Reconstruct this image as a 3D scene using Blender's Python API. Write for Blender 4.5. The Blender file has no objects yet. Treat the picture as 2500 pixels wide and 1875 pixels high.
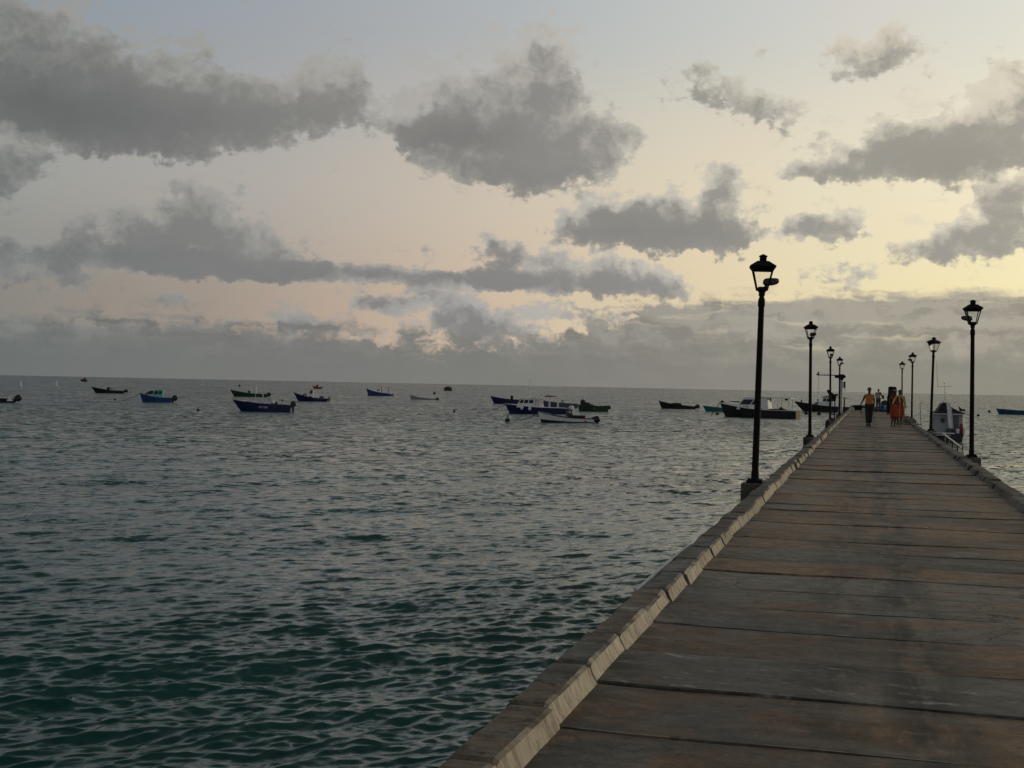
import bpy, bmesh, math, random
import numpy as np
from math import sin, cos, pi, radians, sqrt, atan2
from mathutils import Vector, Matrix

random.seed(7); rng = np.random.default_rng(7)
scene = bpy.context.scene
COL = scene.collection
CLOUDS=[(-36.22, 13.89, 2.87, 2.51, 0, 0.8), (-35.39, 11.66, 4.66, 1.61, -8, 1.1), (-32.47, 10.76, 4.66, 1.35, -5, 1.1), (-31.36, 12.74, 2.15, 1.97, 0, 0.8), (-29.48, 10.72, 4.13, 1.11, 0, 0.9), (-28.16, 12.74, 1.61, 1.79, 20, 0.6), (-26.25, 11.43, 3.05, 1.26, 0, 0.85), (-23.49, 13.02, 1.61, 1.79, 0, 0.65), (-23.99, 11.86, 2.33, 1.11, 8, 0.6), (-33.75, 13.34, 1.43, 1.26, 0, 0.4), (-36.9, 8.52, 1.52, 1.7, 0, 0.95), (-34.86, 9.09, 1.79, 0.72, 0, 0.25), (-16.68, 10.7, 5.2, 1.52, -4, 1.2), (-15.64, 12.79, 2.33, 2.15, 0, 0.7), (-13.97, 14.09, 1.97, 1.97, 0, 0.6), (-18.93, 11.33, 1.52, 1.35, 0, 0.6), (-18.15, 12.47, 1.97, 1.08, 0, 0.45), (-14.67, 9.09, 3.77, 0.9, -3, 0.8), (-12.36, 10.17, 2.51, 1.26, 0, 0.6), (-10.97, 12.08, 1.08, 1.08, 0, 0.25), (-19.9, 10.87, 0.81, 0.72, 0, 0.3), (-13.28, 11.37, 2.69, 1.61, 0, 0.5), (-7.62, 13.25, 1.7, 1.08, 0, 0.42), (-5.68, 12.47, 1.61, 1.17, -25, 0.62), (-3.84, 11.59, 1.79, 0.99, -15, 0.62), (-8.13, 12.24, 1.43, 0.5, 0, 0.35), (-4.33, 14.28, 1.61, 0.63, 0, 0.2), (0.34, 14.32, 1.88, 0.86, 15, 0.68), (-1.24, 13.77, 1.7, 0.93, 0, 0.42), (1.93, 13.55, 1.26, 0.9, 0, 0.42), (0.28, 13.46, 1.61, 0.81, 0, 0.2), (0.01, 9.99, 2.69, 1.17, 10, 0.8), (-1.57, 9.35, 1.79, 0.72, 5, 0.6), (2.97, 10.06, 3.41, 1.17, 5, 0.95), (5.2, 10.38, 2.69, 1.88, 0, 1.0), (5.78, 12.77, 1.79, 1.26, 20, 0.6), (1.15, 11.04, 1.26, 1.26, 0, 0.6), (-3.36, 9.03, 1.43, 0.72, 0, 0.3), (4.71, 11.38, 1.97, 1.08, 20, 0.6), (-11.4, 7.12, 1.79, 1.08, 10, 1.0), (-9.79, 6.78, 3.41, 0.86, 0, 1.1), (-6.54, 7.58, 1.97, 1.61, 0, 1.1), (-6.71, 8.8, 0.86, 1.08, 0, 0.7), (-7.22, 6.62, 2.51, 0.75, 0, 1.0), (-9.1, 7.57, 1.08, 0.72, 0, 0.6), (-3.06, 6.79, 1.08, 0.61, 0, 0.65), (-1.53, 7.07, 1.35, 0.93, 0, 1.0), (4.79, 7.02, 1.97, 1.17, 25, 0.85), (5.49, 7.66, 1.08, 1.08, 0, 0.6), (2.72, 6.27, 2.15, 0.75, 0, 0.65), (4.33, 6.11, 1.97, 0.9, 0, 0.5), (-0.57, 5.23, 1.79, 0.5, 8, 0.5), (-0.8, 4.54, 1.79, 0.43, 0, 0.55), (-2.34, 5.06, 0.9, 0.39, 20, 0.35), (-28.54, 6.26, 2.69, 1.61, 0, 0.72), (-28.74, 7.37, 1.35, 1.43, -10, 0.65), (-31.89, 6.1, 2.24, 1.29, 5, 0.68), (-27.5, 5.49, 3.77, 0.86, -3, 0.6), (-24.92, 5.8, 1.97, 0.99, 0, 0.5), (-29.76, 8.0, 0.63, 0.9, 0, 0.35), (-33.28, 6.11, 1.26, 0.63, 0, 0.35), (-35.73, 4.47, 3.23, 1.08, -3, 0.9), (-32.36, 4.97, 5.92, 0.5, -3, 0.8), (-26.46, 4.75, 5.38, 0.45, -2, 0.8), (-20.49, 4.68, 5.74, 0.45, -1, 0.8), (-15.11, 4.48, 4.13, 0.43, -1, 0.8), (-19.26, 5.77, 1.35, 0.5, 0, 0.6), (-15.77, 5.98, 0.99, 0.81, 30, 0.6), (-14.23, 5.3, 2.51, 0.86, -5, 0.7), (-11.35, 4.64, 2.69, 0.86, 0, 0.8), (-8.86, 4.4, 1.97, 0.99, -10, 0.8), (-29.67, 3.47, 1.35, 0.36, 0, 0.55), (-31.83, 3.11, 1.61, 0.25, 0, 0.2), (-19.57, 3.53, 2.33, 0.57, 0, 0.6), (-18.87, 4.13, 0.99, 0.65, 0, 0.5), (-20.99, 3.24, 1.43, 0.43, 0, 0.5), (-26.26, 3.62, 0.57, 0.47, 0, 0.4), (-22.24, 3.92, 0.99, 0.36, 0, 0.4), (-25.03, 2.55, 1.26, 1.17, 20, 0.6), (-23.98, 2.49, 1.26, 1.08, 0, 0.5), (-27.44, 2.39, 1.97, 0.9, 0, 0.4), (-19.73, 2.33, 1.08, 0.9, 0, 0.5), (-17.59, 3.0, 1.08, 1.08, -20, 0.6), (-16.33, 2.49, 1.97, 1.08, 0, 0.7), (-14.53, 2.35, 1.79, 0.9, 0, 0.5), (-12.22, 3.37, 2.87, 0.43, 0, 0.4), (-10.78, 2.86, 3.05, 0.39, 0, 0.5), (-21.86, 2.19, 1.26, 0.63, 0, 0.4)]
DARK=[(-35.23, 11.35, 5.38, 1.61, -8, 1.0), (-31.48, 10.58, 4.66, 1.08, -3, 0.55), (-17.93, 10.58, 3.05, 0.99, 0, 0.8), (-9.79, 6.69, 3.41, 0.72, 0, 0.6), (-6.44, 6.88, 1.97, 0.9, 0, 0.4), (3.3, 9.63, 3.59, 0.81, 0, 0.4), (-26.59, 11.16, 3.23, 0.81, 0, 0.4), (-26.8, 4.86, 10.76, 0.47, -3, 0.35), (-15.39, 9.07, 3.23, 0.54, 0, 0.3)]
BANK=[(-39.68, 2.76), (-36.63, 2.84), (-30.16, 2.88), (-23.27, 2.51), (-19.72, 2.15), (-15.25, 2.19), (-12.21, 2.75), (-9.73, 3.5), (-7.26, 3.8), (-3.78, 4.06), (6.1, 4.22), (9.14, 4.2)]
POS={'cut': (-107.5, 143.0, -2.549, 5.78), 'farred1': (-525.8, 800.4, -3.084, 5), 'longdark': (-158.4, 250.7, -2.648, 5.87), 'bluecab': (-99.7, 170.1, -2.716, 4.07), 'green': (-123.5, 248.0, -2.732, 6.9), 'navy': (-64.2, 132.6, -2.796, 5.43), 'farred2': (-245.1, 559.3, -2.903, 3.65), 'navycab': (-92.7, 209.8, -2.813, 5.06), 'bluecan': (-123.9, 323.5, -2.846, 6.27), 'grey': (-92.2, 266.4, -2.843, 5.2), 'farbrown': (-204.3, 628.1, 2.583, 5.5), 'dblue': (-65.1, 236.2, -2.925, 4.92), 'launch': (-39.4, 158.0, -2.985, 7.42), 'behind': (-48.6, 210.1, -3.002, 5.55), 'greend': (-37.2, 181.0, -3.009, 4.11), 'skiff': (-27.7, 122.5, -2.971, 5.07), 'blackopen': (-31.2, 223.9, -3.073, 5.77), 'teal': (-22.1, 206.1, -3.07, 4.62), 'big': (-13.0, 169.1, 2.956, 9.4), 'big2': (-6.5, 230.6, 3.03, 8.36), 'rteal': (26.4, 250.5, 2.984, 6.92), 'dingh': (19.2, 287.9, 3.075, 1.02)}
WP={'cone1': (-260.6, 361.5), 'cone2': (-272.5, 398.0), 'cone3': (-344.5, 634.1), 'b1': (-110.4, 176.2), 'b2': (-70.6, 129.1), 'b3': (-321.6, 632.2), 'b4': (-97.4, 207.6), 'b5': (-49.6, 155.3), 'b6': (-33.3, 121.2), 'b7': (-139.5, 414.7), 'b8': (-8.8, 201.1), 'b9': (-6.9, 200.3), 'b10': (23.2, 272.8), 'b11': (17.3, 223.2), 'b12': (-20.0, 182.1)}

# ------------------------------------------------------------------ camera
EYE = 1.57          # metres above the pier deck (deck top is z = 0)
SEA = -1.93         # sea level
cam_d = bpy.data.cameras.new('camera'); cam = bpy.data.objects.new('camera', cam_d); COL.objects.link(cam)
cam_d.sensor_width = 36.0; cam_d.lens = 36.0 * 3194 / 2500
cam_d.clip_start = 0.05; cam_d.clip_end = 60000
cam.location = (0, 0, EYE)
CAM_YAW = math.atan(868 / 3194)                      # the camera looks a little left of the pier's axis (+Y)
cam.rotation_mode = 'XYZ'
_M = Matrix.Rotation(CAM_YAW, 4, 'Z') @ Matrix.Rotation(pi / 2 + 2.7 / 3194, 4, 'X') @ Matrix.Rotation(radians(1.146), 4, 'Z')
cam.rotation_euler = _M.to_euler()
scene.camera = cam
scene.view_settings.view_transform = 'Standard'; scene.view_settings.look = 'None'
scene.view_settings.exposure = 0.0; scene.view_settings.gamma = 1.0
scene.view_settings.use_curve_mapping = False
scene.render.engine = 'CYCLES'
scene.cycles.max_bounces = 6; scene.cycles.transparent_max_bounces = 12

# ------------------------------------------------------------------ node helpers
def lin(c):
    return tuple(((v / 255) / 12.92 if v / 255 <= .04045 else ((v / 255 + .055) / 1.055) ** 2.4) for v in c)
class NT:
    def __init__(s, nt): s.t = nt; s.n = nt.nodes; s.l = nt.links
    def put(s, sock, v):
        if hasattr(v, 'is_linked') or isinstance(v, bpy.types.NodeSocket): s.l.new(v, sock)
        elif v is not None:
            if hasattr(sock.default_value, '__len__') and not hasattr(v, '__len__'): v = [v] * len(sock.default_value)
            if hasattr(v, '__len__') and len(v) == 3 and len(sock.default_value) == 4: v = (*v, 1)
            sock.default_value = v
    def m(s, op, a, b=None, c=None, clamp=False):
        n = s.n.new('ShaderNodeMath'); n.operation = op; n.use_clamp = clamp
        for i, v in enumerate((a, b, c)):
            if v is not None: s.put(n.inputs[i], v)
        return n.outputs[0]
    def vm(s, op, a, b=None, c=None):
        n = s.n.new('ShaderNodeVectorMath'); n.operation = op
        for i, v in enumerate((a, b, c)):
            if v is not None:
                if op == 'SCALE' and i == 1: s.put(n.inputs['Scale'], v)
                else: s.put(n.inputs[i], v)
        return n.outputs['Value'] if op in ('LENGTH', 'DOT_PRODUCT', 'DISTANCE') else n.outputs[0]
    def mix(s, f, a, b, blend='MIX'):
        n = s.n.new('ShaderNodeMix'); n.data_type = 'RGBA'; n.blend_type = blend; n.clamp_factor = True
        s.put(n.inputs[0], f); s.put(n.inputs[6], a); s.put(n.inputs[7], b); return n.outputs[2]
    def noise(s, vec, scale, detail=4, rough=.55, dim='3D', dist=0, col=False, w=None):
        n = s.n.new('ShaderNodeTexNoise'); n.noise_dimensions = dim
        s.put(n.inputs['Vector'], vec); n.inputs['Scale'].default_value = scale
        n.inputs['Detail'].default_value = detail; n.inputs['Roughness'].default_value = rough
        n.inputs['Distortion'].default_value = dist
        if w is not None: s.put(n.inputs['W'], w)
        return n.outputs['Color' if col else 'Fac']
    def sstep(s, x, a, b, lo=0., hi=1., interp='SMOOTHSTEP'):
        n = s.n.new('ShaderNodeMapRange'); n.interpolation_type = interp; n.clamp = True
        s.put(n.inputs[0], x)
        for i, v in zip((1, 2, 3, 4), (a, b, lo, hi)): s.put(n.inputs[i], v)
        return n.outputs[0]
    def ramp(s, x, stops):
        n = s.n.new('ShaderNodeValToRGB'); e = n.color_ramp.elements
        while len(e) > 1: e.remove(e[-1])
        e[0].position = stops[0][0]; e[0].color = (*stops[0][1], 1)
        for p, c in stops[1:]:
            q = e.new(p); q.color = (*c, 1)
        s.put(n.inputs[0], x); return n.outputs[0]
    def mapping(s, vec, scale=(1, 1, 1), loc=(0, 0, 0), rot=(0, 0, 0), typ='POINT'):
        n = s.n.new('ShaderNodeMapping'); n.vector_type = typ
        s.put(n.inputs[0], vec); n.inputs[1].default_value = loc; n.inputs[2].default_value = rot; n.inputs[3].default_value = scale
        return n.outputs[0]
    def sep(s, v):
        n = s.n.new('ShaderNodeSeparateXYZ'); s.put(n.inputs[0], v); return n.outputs
    def comb(s, x, y, z=0.):
        n = s.n.new('ShaderNodeCombineXYZ'); s.put(n.inputs[0], x); s.put(n.inputs[1], y); s.put(n.inputs[2], z); return n.outputs[0]

# ------------------------------------------------------------------ sky (world): dusk sky with cloud banks, all laid out by azimuth and elevation
SUN_AZ, SUN_EL = radians(46), radians(5.5)          # azimuth clockwise from +Y
world = bpy.data.worlds.new('World'); scene.world = world; world.use_nodes = True
W = NT(world.node_tree); W.n.clear()
geo = W.n.new('ShaderNodeTexCoord').outputs['Generated']
dx, dy, dz = W.sep(W.vm('NORMALIZE', geo))[:3]
az = W.m('MULTIPLY', W.m('ARCTAN2', dx, dy), 180 / pi)
el = W.m('MULTIPLY', W.m('ARCSINE', dz), 180 / pi)
P0 = W.comb(az, el, 0.)
# domain warp: big billows, then small curls
w1 = W.vm('SUBTRACT', W.noise(W.mapping(P0, (1, 1, 1), (4.3, 8.8, 0)), .42, 3, .55, col=True), (.5, .5, .5))
w2 = W.vm('SUBTRACT', W.noise(P0, 1.5, 4, .6, col=True), (.5, .5, .5))
P1 = W.vm('ADD', P0, W.vm('MULTIPLY', w1, (3.2, 2.0, 0)))
P1 = W.vm('ADD', P1, W.vm('MULTIPLY', w2, (1.5, 1.1, 0)))
def blobs(tab, P, height=False):
    tot = None; hs = 0.
    for a, e, ra, re, t, s in tab:
        g = W.n.new('ShaderNodeTexGradient'); g.gradient_type = 'SPHERICAL'
        # each step takes the running sum in (times a vanishing factor), so the blobs are evaluated one after another
        Pi = P if tot is None else W.vm('MULTIPLY_ADD', W.comb(tot, hs, 0.) if height else tot, (1e-9, 1e-9 if height else 0, 0), P)
        lv = W.mapping(Pi, (ra * 1.45, re * 1.45, 1), (a, e, 0), (0, 0, radians(t)), 'TEXTURE')
        W.put(g.inputs[0], lv)
        if height: hs = W.m('MULTIPLY_ADD', W.m('MULTIPLY', g.outputs['Fac'], s * 1.35), W.sep(lv)[1], hs)
        v = W.m('MULTIPLY_ADD', g.outputs['Fac'], s * 1.35, tot if tot is not None else 0.)
        tot = v
    return (tot, hs) if height else tot
P2 = W.vm('ADD', P0, W.vm('MULTIPLY', w1, (2.0, .7, 0)))
P2 = W.vm('ADD', P2, W.vm('MULTIPLY', w2, (1.0, .38, 0)))
heaps, hsum = blobs([c for c in CLOUDS if c[3] >= .72], P1, True)
lift = W.m('DIVIDE', hsum, W.m('ADD', heaps, .12))                     # about -.5 at a heap's base, +.5 at its top
dens = W.m('ADD', heaps, blobs([c for c in CLOUDS if c[3] < .72], P2))   # heaps, then flat streaks
nz_a = W.noise(W.mapping(P0, (1, 1.25, 1)), .75, 9, .62)
nz_b = W.noise(W.mapping(P0, (1, 1.5, 1), (31, 7, 3)), 2.3, 7, .62)
body = W.m('MULTIPLY_ADD', W.m('SUBTRACT', nz_a, .5), 2.2, W.m('MULTIPLY', dens, .92))
body = W.m('MULTIPLY_ADD', W.m('SUBTRACT', nz_b, .5), .95, body)
# elsewhere in the sky: a free-running broken cloud cover
outside = W.m('MAXIMUM', W.sstep(el, 17.5, 24), W.m('MAXIMUM', W.sstep(az, 9, 15), W.sstep(az, -40, -46)))
free = W.noise(W.mapping(P0, (1, 1.6, 1), (11, 50, 0)), .085, 6, .58)
body = W.m('MULTIPLY_ADD', outside, W.sstep(free, .42, .62, -.1, 1.1, 'LINEAR'), body)
mask = W.m('MULTIPLY', W.m('MULTIPLY_ADD', W.sstep(body, .34, .70), .72, W.m('MULTIPLY', W.sstep(body, .22, 1.1), .28)), W.sstep(el, 0.0, .6, .6, 1.0))
present = W.sstep(dens, .0, .3)
mask = W.m('MULTIPLY', mask, W.m('MAXIMUM', present, outside))
# thin torn wisps between the heaps
wis = W.m('ADD', W.noise(W.mapping(P2, (.8, 1.7, 1), (61, 3, 0)), .55, 9, .66), W.m('MULTIPLY', W.m('SUBTRACT', W.noise(P0, .12, 2, .5), .5), .5))
mask = W.m('MAXIMUM', mask, W.m('MULTIPLY', W.sstep(wis, .575, .70), W.m('MULTIPLY', W.sstep(el, 2.5, 4.5), .34)))
# bank of cloud along the horizon
bw = W.n.new('ShaderNodeFloatCurve'); cv = bw.mapping.curves[0]
def naz(a): return (a + 60) / 90
pts = [(0, 2.5)] + [(naz(a), e) for a, e in BANK] + [(1, 3.2)]
cv.points[0].location = (0, pts[0][1] / 6); cv.points[1].location = (1, pts[-1][1] / 6)
for a, e in pts[1:-1]: cv.points.new(a, e / 6)
bw.mapping.update()
W.put(bw.inputs['Value'], W.m('MULTIPLY_ADD', az, 1 / 90, 60 / 90, clamp=True))
btop = W.m('MULTIPLY', bw.outputs[0], 6.0)
bn = W.noise(W.mapping(P1, (1, 1.6, 1), (5, 9, 0)), .8, 8, .6)
bd = W.m('MULTIPLY_ADD', W.m('SUBTRACT', bn, .5), W.sstep(az, -12, -4, 3.4, 1.3), W.m('SUBTRACT', btop, el))
bd = W.m('MULTIPLY_ADD', W.m('SUBTRACT', W.noise(W.mapping(P2, (.16, 2.2, 1), (9, 1, 0)), .9, 5, .55), .5), 1.7, bd)   # flat layers
bankm = W.sstep(bd, -.25, W.sstep(az, -30, -8, .95, .42))
# clear sky: three elevation rows of azimuth ramps
def row(stops):
    return W.ramp(W.m('MULTIPLY_ADD', az, 1 / 360, .5), [((a + 180) / 360, lin(c)) for a, c in stops])
hi = row([(-180, (140, 148, 160)), (-80, (132, 141, 152)), (-37, (141, 152, 162)), (-26, (158, 166, 173)), (-15, (178, 184, 186)), (-4, (205, 206, 201)), (7, (226, 224, 212)), (40, (232, 226, 208)), (95, (160, 166, 174)), (180, (140, 148, 160))])
mid = row([(-180, (176, 174, 176)), (-80, (156, 157, 158)), (-37, (156, 160, 157)), (-26, (178, 173, 167)), (-18, (201, 190, 175)), (-8, (224, 213, 188)), (7, (248, 238, 206)), (40, (255, 246, 214)), (95, (165, 163, 160)), (180, (176, 174, 176))])
low = row([(-180, (182, 174, 172)), (-80, (152, 149, 146)), (-37, (138, 136, 130)), (-28, (162, 150, 139)), (-18, (202, 183, 163)), (-8, (226, 210, 176)), (7, (250, 236, 184)), (40, (255, 236, 180)), (95, (165, 158, 150)), (180, (182, 174, 172))])
top = row([(-180, (44, 50, 60)), (-60, (60, 71, 76)), (0, (77, 87, 90)), (60, (92, 98, 99)), (180, (44, 50, 60))])
clear = W.mix(W.sstep(el, 3.0, 9.0), low, mid)
clear = W.mix(W.sstep(el, 8.0, 16.5), clear, hi)
clear = W.mix(W.sstep(el, 17., 42.), clear, top)
# faint tint patches
tn = W.noise(P0, .11, 2, .5)
clear = W.mix(W.m('MULTIPLY', W.sstep(tn, .42, .62), .22), clear, W.mix(1., clear, (1.05, .93, .90), 'MULTIPLY'))
sky = W.n.new('ShaderNodeTexSky'); sky.sky_type = 'NISHITA'; sky.sun_disc = False
sky.sun_elevation = SUN_EL; sky.sun_rotation = SUN_AZ; sky.air_density = 1.2; sky.dust_density = 2.5; sky.ozone_density = 1.5
clear10 = W.vm('SCALE', clear, 9.6)
clear10 = W.vm('ADD', clear10, W.vm('SCALE', sky.outputs[0], .03))
# cloud tone
edge = row([(-180, (150, 152, 156)), (-60, (134, 135, 135)), (-37, (142, 142, 138)), (-26, (150, 149, 144)), (-15, (170, 167, 160)), (-4, (194, 188, 174)), (7, (206, 198, 178)), (50, (206, 196, 170)), (180, (150, 152, 156))])
core = row([(-180, (120, 122, 126)), (-60, (112, 114, 115)), (-37, (120, 122, 120)), (-26, (135, 134, 130)), (-15, (142, 139, 134)), (-4, (158, 154, 145)), (7, (168, 162, 149)), (50, (158, 150, 136)), (180, (120, 122, 126))])
nz_c = W.noise(W.mapping(P1, (1, 1.2, 1), (3, 70, 1)), .55, 7, .6)
thick = W.m('MULTIPLY_ADD', W.m('SUBTRACT', nz_c, .5), 3.6, W.m('MULTIPLY_ADD', W.m('SUBTRACT', nz_a, .5), 2.2, dens))
thick = W.m('MULTIPLY_ADD', lift, -1.7, W.m('ADD', thick, .1))
ccol = W.mix(W.sstep(thick, .1, 1.9), W.vm('SCALE', edge, 1.17), W.mix(1., core, (.97, .98, 1.), 'MULTIPLY'))
ccol = W.mix(W.m('MULTIPLY', blobs(DARK, P1), .42, clamp=True), ccol, W.mix(1., ccol, (.60, .61, .64), 'MULTIPLY'))
ccol = W.mix(W.sstep(el, 7.5, 3.), ccol, W.mix(1., ccol, (.93, .94, .98), 'MULTIPLY'))
# bank tone, mottled with low relief
bhi = row([(-180, (160, 156, 156)), (-60, (126, 127, 126)), (-37, (124, 126, 123)), (-26, (130, 129, 126)), (-15, (140, 138, 132)), (-5, (160, 154, 143)), (7, (166, 160, 145)), (50, (180, 168, 146)), (180, (160, 156, 156))])
blo = row([(-180, (148, 146, 148)), (-60, (116, 119, 119)), (-37, (108, 113, 112)), (-26, (118, 119, 117)), (-15, (125, 125, 120)), (-5, (137, 134, 126)), (7, (143, 140, 128)), (50, (150, 144, 128)), (180, (148, 146, 148))])
bt = W.m('MULTIPLY_ADD', W.m('SUBTRACT', W.noise(W.mapping(P1, (.8, 1.8, 1), (17, 3, 0)), .7, 8, .58), .5), W.sstep(el, .2, 2.6, .5, 3.2), W.sstep(el, .7, 3.6))
bt = W.m('MULTIPLY_ADD', W.m('SUBTRACT', W.noise(W.mapping(P2, (.3, 2.6, 1), (7, 3, 0)), .9, 6, .55), .5), W.sstep(el, .3, 2.4, .4, 1.9), bt)
bcol = W.mix(W.sstep(bt, -.2, 1.2), blo, W.vm('SCALE', bhi, 1.10))
ccol = W.mix(W.sstep(el, 20., 42.), ccol, W.mix(1., ccol, (.42, .44, .48), 'MULTIPLY'))
bcol = W.mix(W.m('MULTIPLY', W.sstep(bt, .9, .1), W.sstep(el, 1.2, 2.8)), bcol, W.vm('SCALE', bhi, .80))
# warm slits through the bank on the right
sl = W.noise(W.mapping(P2, (.22, 2.4, 1), (0, 2.2, 0)), 1.0, 4, .5)
slit = W.m('MULTIPLY', W.sstep(sl, .56, .70), W.m('MULTIPLY', W.sstep(az, -9, -5), W.m('MULTIPLY', W.sstep(el, 1.5, 2.0), W.sstep(el, 4.0, 3.4))))
slit2 = W.m('MULTIPLY', W.sstep(sl, .56, .66), W.m('MULTIPLY', W.m('MULTIPLY', W.sstep(az, -22, -19), W.sstep(az, -6, -9)), W.m('MULTIPLY', W.sstep(el, 1.9, 2.3), W.sstep(el, 4.2, 3.6))))
bcol = W.mix(W.m('MULTIPLY', W.m('MAXIMUM', slit, slit2), .30), bcol, low)
col = W.mix(mask, clear10, W.vm('SCALE', ccol, 9.8))
col = W.mix(bankm, col, W.vm('SCALE', bcol, 9.8))
bg = W.n.new('ShaderNodeBackground'); W.put(bg.inputs[0], col); bg.inputs[1].default_value = .1
wo = W.n.new('ShaderNodeOutputWorld'); W.l.new(bg.outputs[0], wo.inputs[0])
world.cycles.sampling_method = 'MANUAL'; world.cycles.sample_map_resolution = 512

sun_d = bpy.data.lights.new('sun', 'SUN'); sun_d.energy = .55; sun_d.angle = radians(14); sun_d.color = (1, .87, .66)
sun = bpy.data.objects.new('sun', sun_d); COL.objects.link(sun)
_d = Vector((sin(SUN_AZ) * cos(SUN_EL), cos(SUN_AZ) * cos(SUN_EL), sin(SUN_EL)))
sun.rotation_euler = _d.to_track_quat('Z', 'Y').to_euler(); sun.location = (30, 30, 20)

# ------------------------------------------------------------------ object helpers
def tag(o, label=None, cat=None, group=None, kind=None):
    if label: o['label'] = label
    if cat: o['category'] = cat
    if group: o['group'] = group
    if kind: o['kind'] = kind
    return o
def thing(name, label, cat, loc=(0, 0, 0), rz=0., group=None):
    o = bpy.data.objects.new(name, None); COL.objects.link(o); o.empty_display_size = .3
    o.location = loc; o.rotation_euler = (0, 0, rz)
    return tag(o, label, cat, group)
def copy_tree(o, parent=None):
    c = o.copy(); COL.objects.link(c); c.parent = parent
    for ch in list(o.children): copy_tree(ch, c)
    return c
class MB:
    def __init__(s): s.v = []; s.f = []; s.mi = []; s.cur = 0
    def add(s, vs, fs, mi=None):
        b = len(s.v); s.v += [tuple(v) for v in vs]; s.f += [tuple(i + b for i in f) for f in fs]
        s.mi += [s.cur if mi is None else mi] * len(fs); return s
    def box(s, c, d, R=None, mi=None, taper=1.0):
        x, y, z = d[0] / 2, d[1] / 2, d[2] / 2
        vs = [Vector((sx * x * (taper if sz > 0 else 1), sy * y * (taper if sz > 0 else 1), sz * z)) for sz in (-1, 1) for sy in (-1, 1) for sx in (-1, 1)]
        if R is not None: vs = [R @ v for v in vs]
        vs = [v + Vector(c) for v in vs]
        return s.add(vs, [(0, 2, 3, 1), (4, 5, 7, 6), (0, 1, 5, 4), (2, 6, 7, 3), (0, 4, 6, 2), (1, 3, 7, 5)], mi)
    def loft(s, rings, cap=True, closed=True, mi=None):
        n = len(rings[0]); vs = [p for r in rings for p in r]; fs = []
        for k in range(len(rings) - 1):
            for i in range(n if closed else n - 1):
                j = (i + 1) % n
                fs.append((k * n + i, k * n + j, (k + 1) * n + j, (k + 1) * n + i))
        if cap: fs.append(tuple(range(n - 1, -1, -1))); fs.append(tuple(range((len(rings) - 1) * n, len(rings) * n)))
        return s.add(vs, fs, mi)
    def tube(s, pts, r, n=10, mi=None, cap=True):
        pts = [Vector(p) for p in pts]; rr = r if hasattr(r, '__len__') else [r] * len(pts); rings = []
        up = Vector((0, 0, 1))
        for i, p in enumerate(pts):
            t = (pts[min(i + 1, len(pts) - 1)] - pts[max(i - 1, 0)]).normalized()
            a = t.cross(up if abs(t.z) < .95 else Vector((0, 1, 0))).normalized(); b = t.cross(a).normalized()
            rings.append([p + (a * cos(2 * pi * k / n) + b * sin(2 * pi * k / n)) * rr[i] for k in range(n)])
        return s.loft(rings, cap, True, mi)
    def lathe(s, prof, c=(0, 0, 0), n=16, mi=None, R=None):
        rings = []
        for r, z in prof:
            ring = [Vector((r * cos(2 * pi * k / n), r * sin(2 * pi * k / n), z)) for k in range(n)]
            if R is not None: ring = [R @ v for v in ring]
            rings.append([v + Vector(c) for v in ring])
        return s.loft(rings, True, True, mi)
    def ell(s, c, rad, n=14, m=9, mi=None, R=None):
        prof = [(max(1e-4, sin(pi * k / m)), -cos(pi * k / m)) for k in range(m + 1)]; rings = []
        for r, z in prof:
            ring = [Vector((r * cos(2 * pi * k / n) * rad[0], r * sin(2 * pi * k / n) * rad[1], z * rad[2])) for k in range(n)]
            if R is not None: ring = [R @ v for v in ring]
            rings.append([v + Vector(c) for v in ring])
        return s.loft(rings, True, True, mi)
    def extrude(s, poly, axis, a, b, mi=None):
        """poly: 2D points; axis 'y': points are (x,z), extruded from y=a to y=b"""
        def P(p, t): return {'y': (p[0], t, p[1]), 'x': (t, p[0], p[1]), 'z': (p[0], p[1], t)}[axis]
        return s.loft([[P(p, a) for p in poly], [P(p, b) for p in poly]], True, True, mi)
    def build(s, name, mats, parent=None, smooth=False, bevel=0, label=None):
        me = bpy.data.meshes.new(name); me.from_pydata(s.v, [], s.f); me.update()
        for m in (mats if isinstance(mats, (list, tuple)) else [mats]): me.materials.append(m)
        me.polygons.foreach_set('material_index', s.mi)
        bm = bmesh.new(); bm.from_mesh(me); bmesh.ops.recalc_face_normals(bm, faces=bm.faces); bm.to_mesh(me); bm.free()
        if smooth: me.shade_smooth(); 
        o = bpy.data.objects.new(name, me); COL.objects.link(o); o.parent = parent
        if bevel:
            md = o.modifiers.new('b', 'BEVEL'); md.width = bevel; md.segments = 2; md.limit_method = 'ANGLE'; md.angle_limit = radians(40)
        if smooth:
            me.set_sharp_from_angle(angle=radians(38))
        if label: o['label'] = label
        return o

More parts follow.
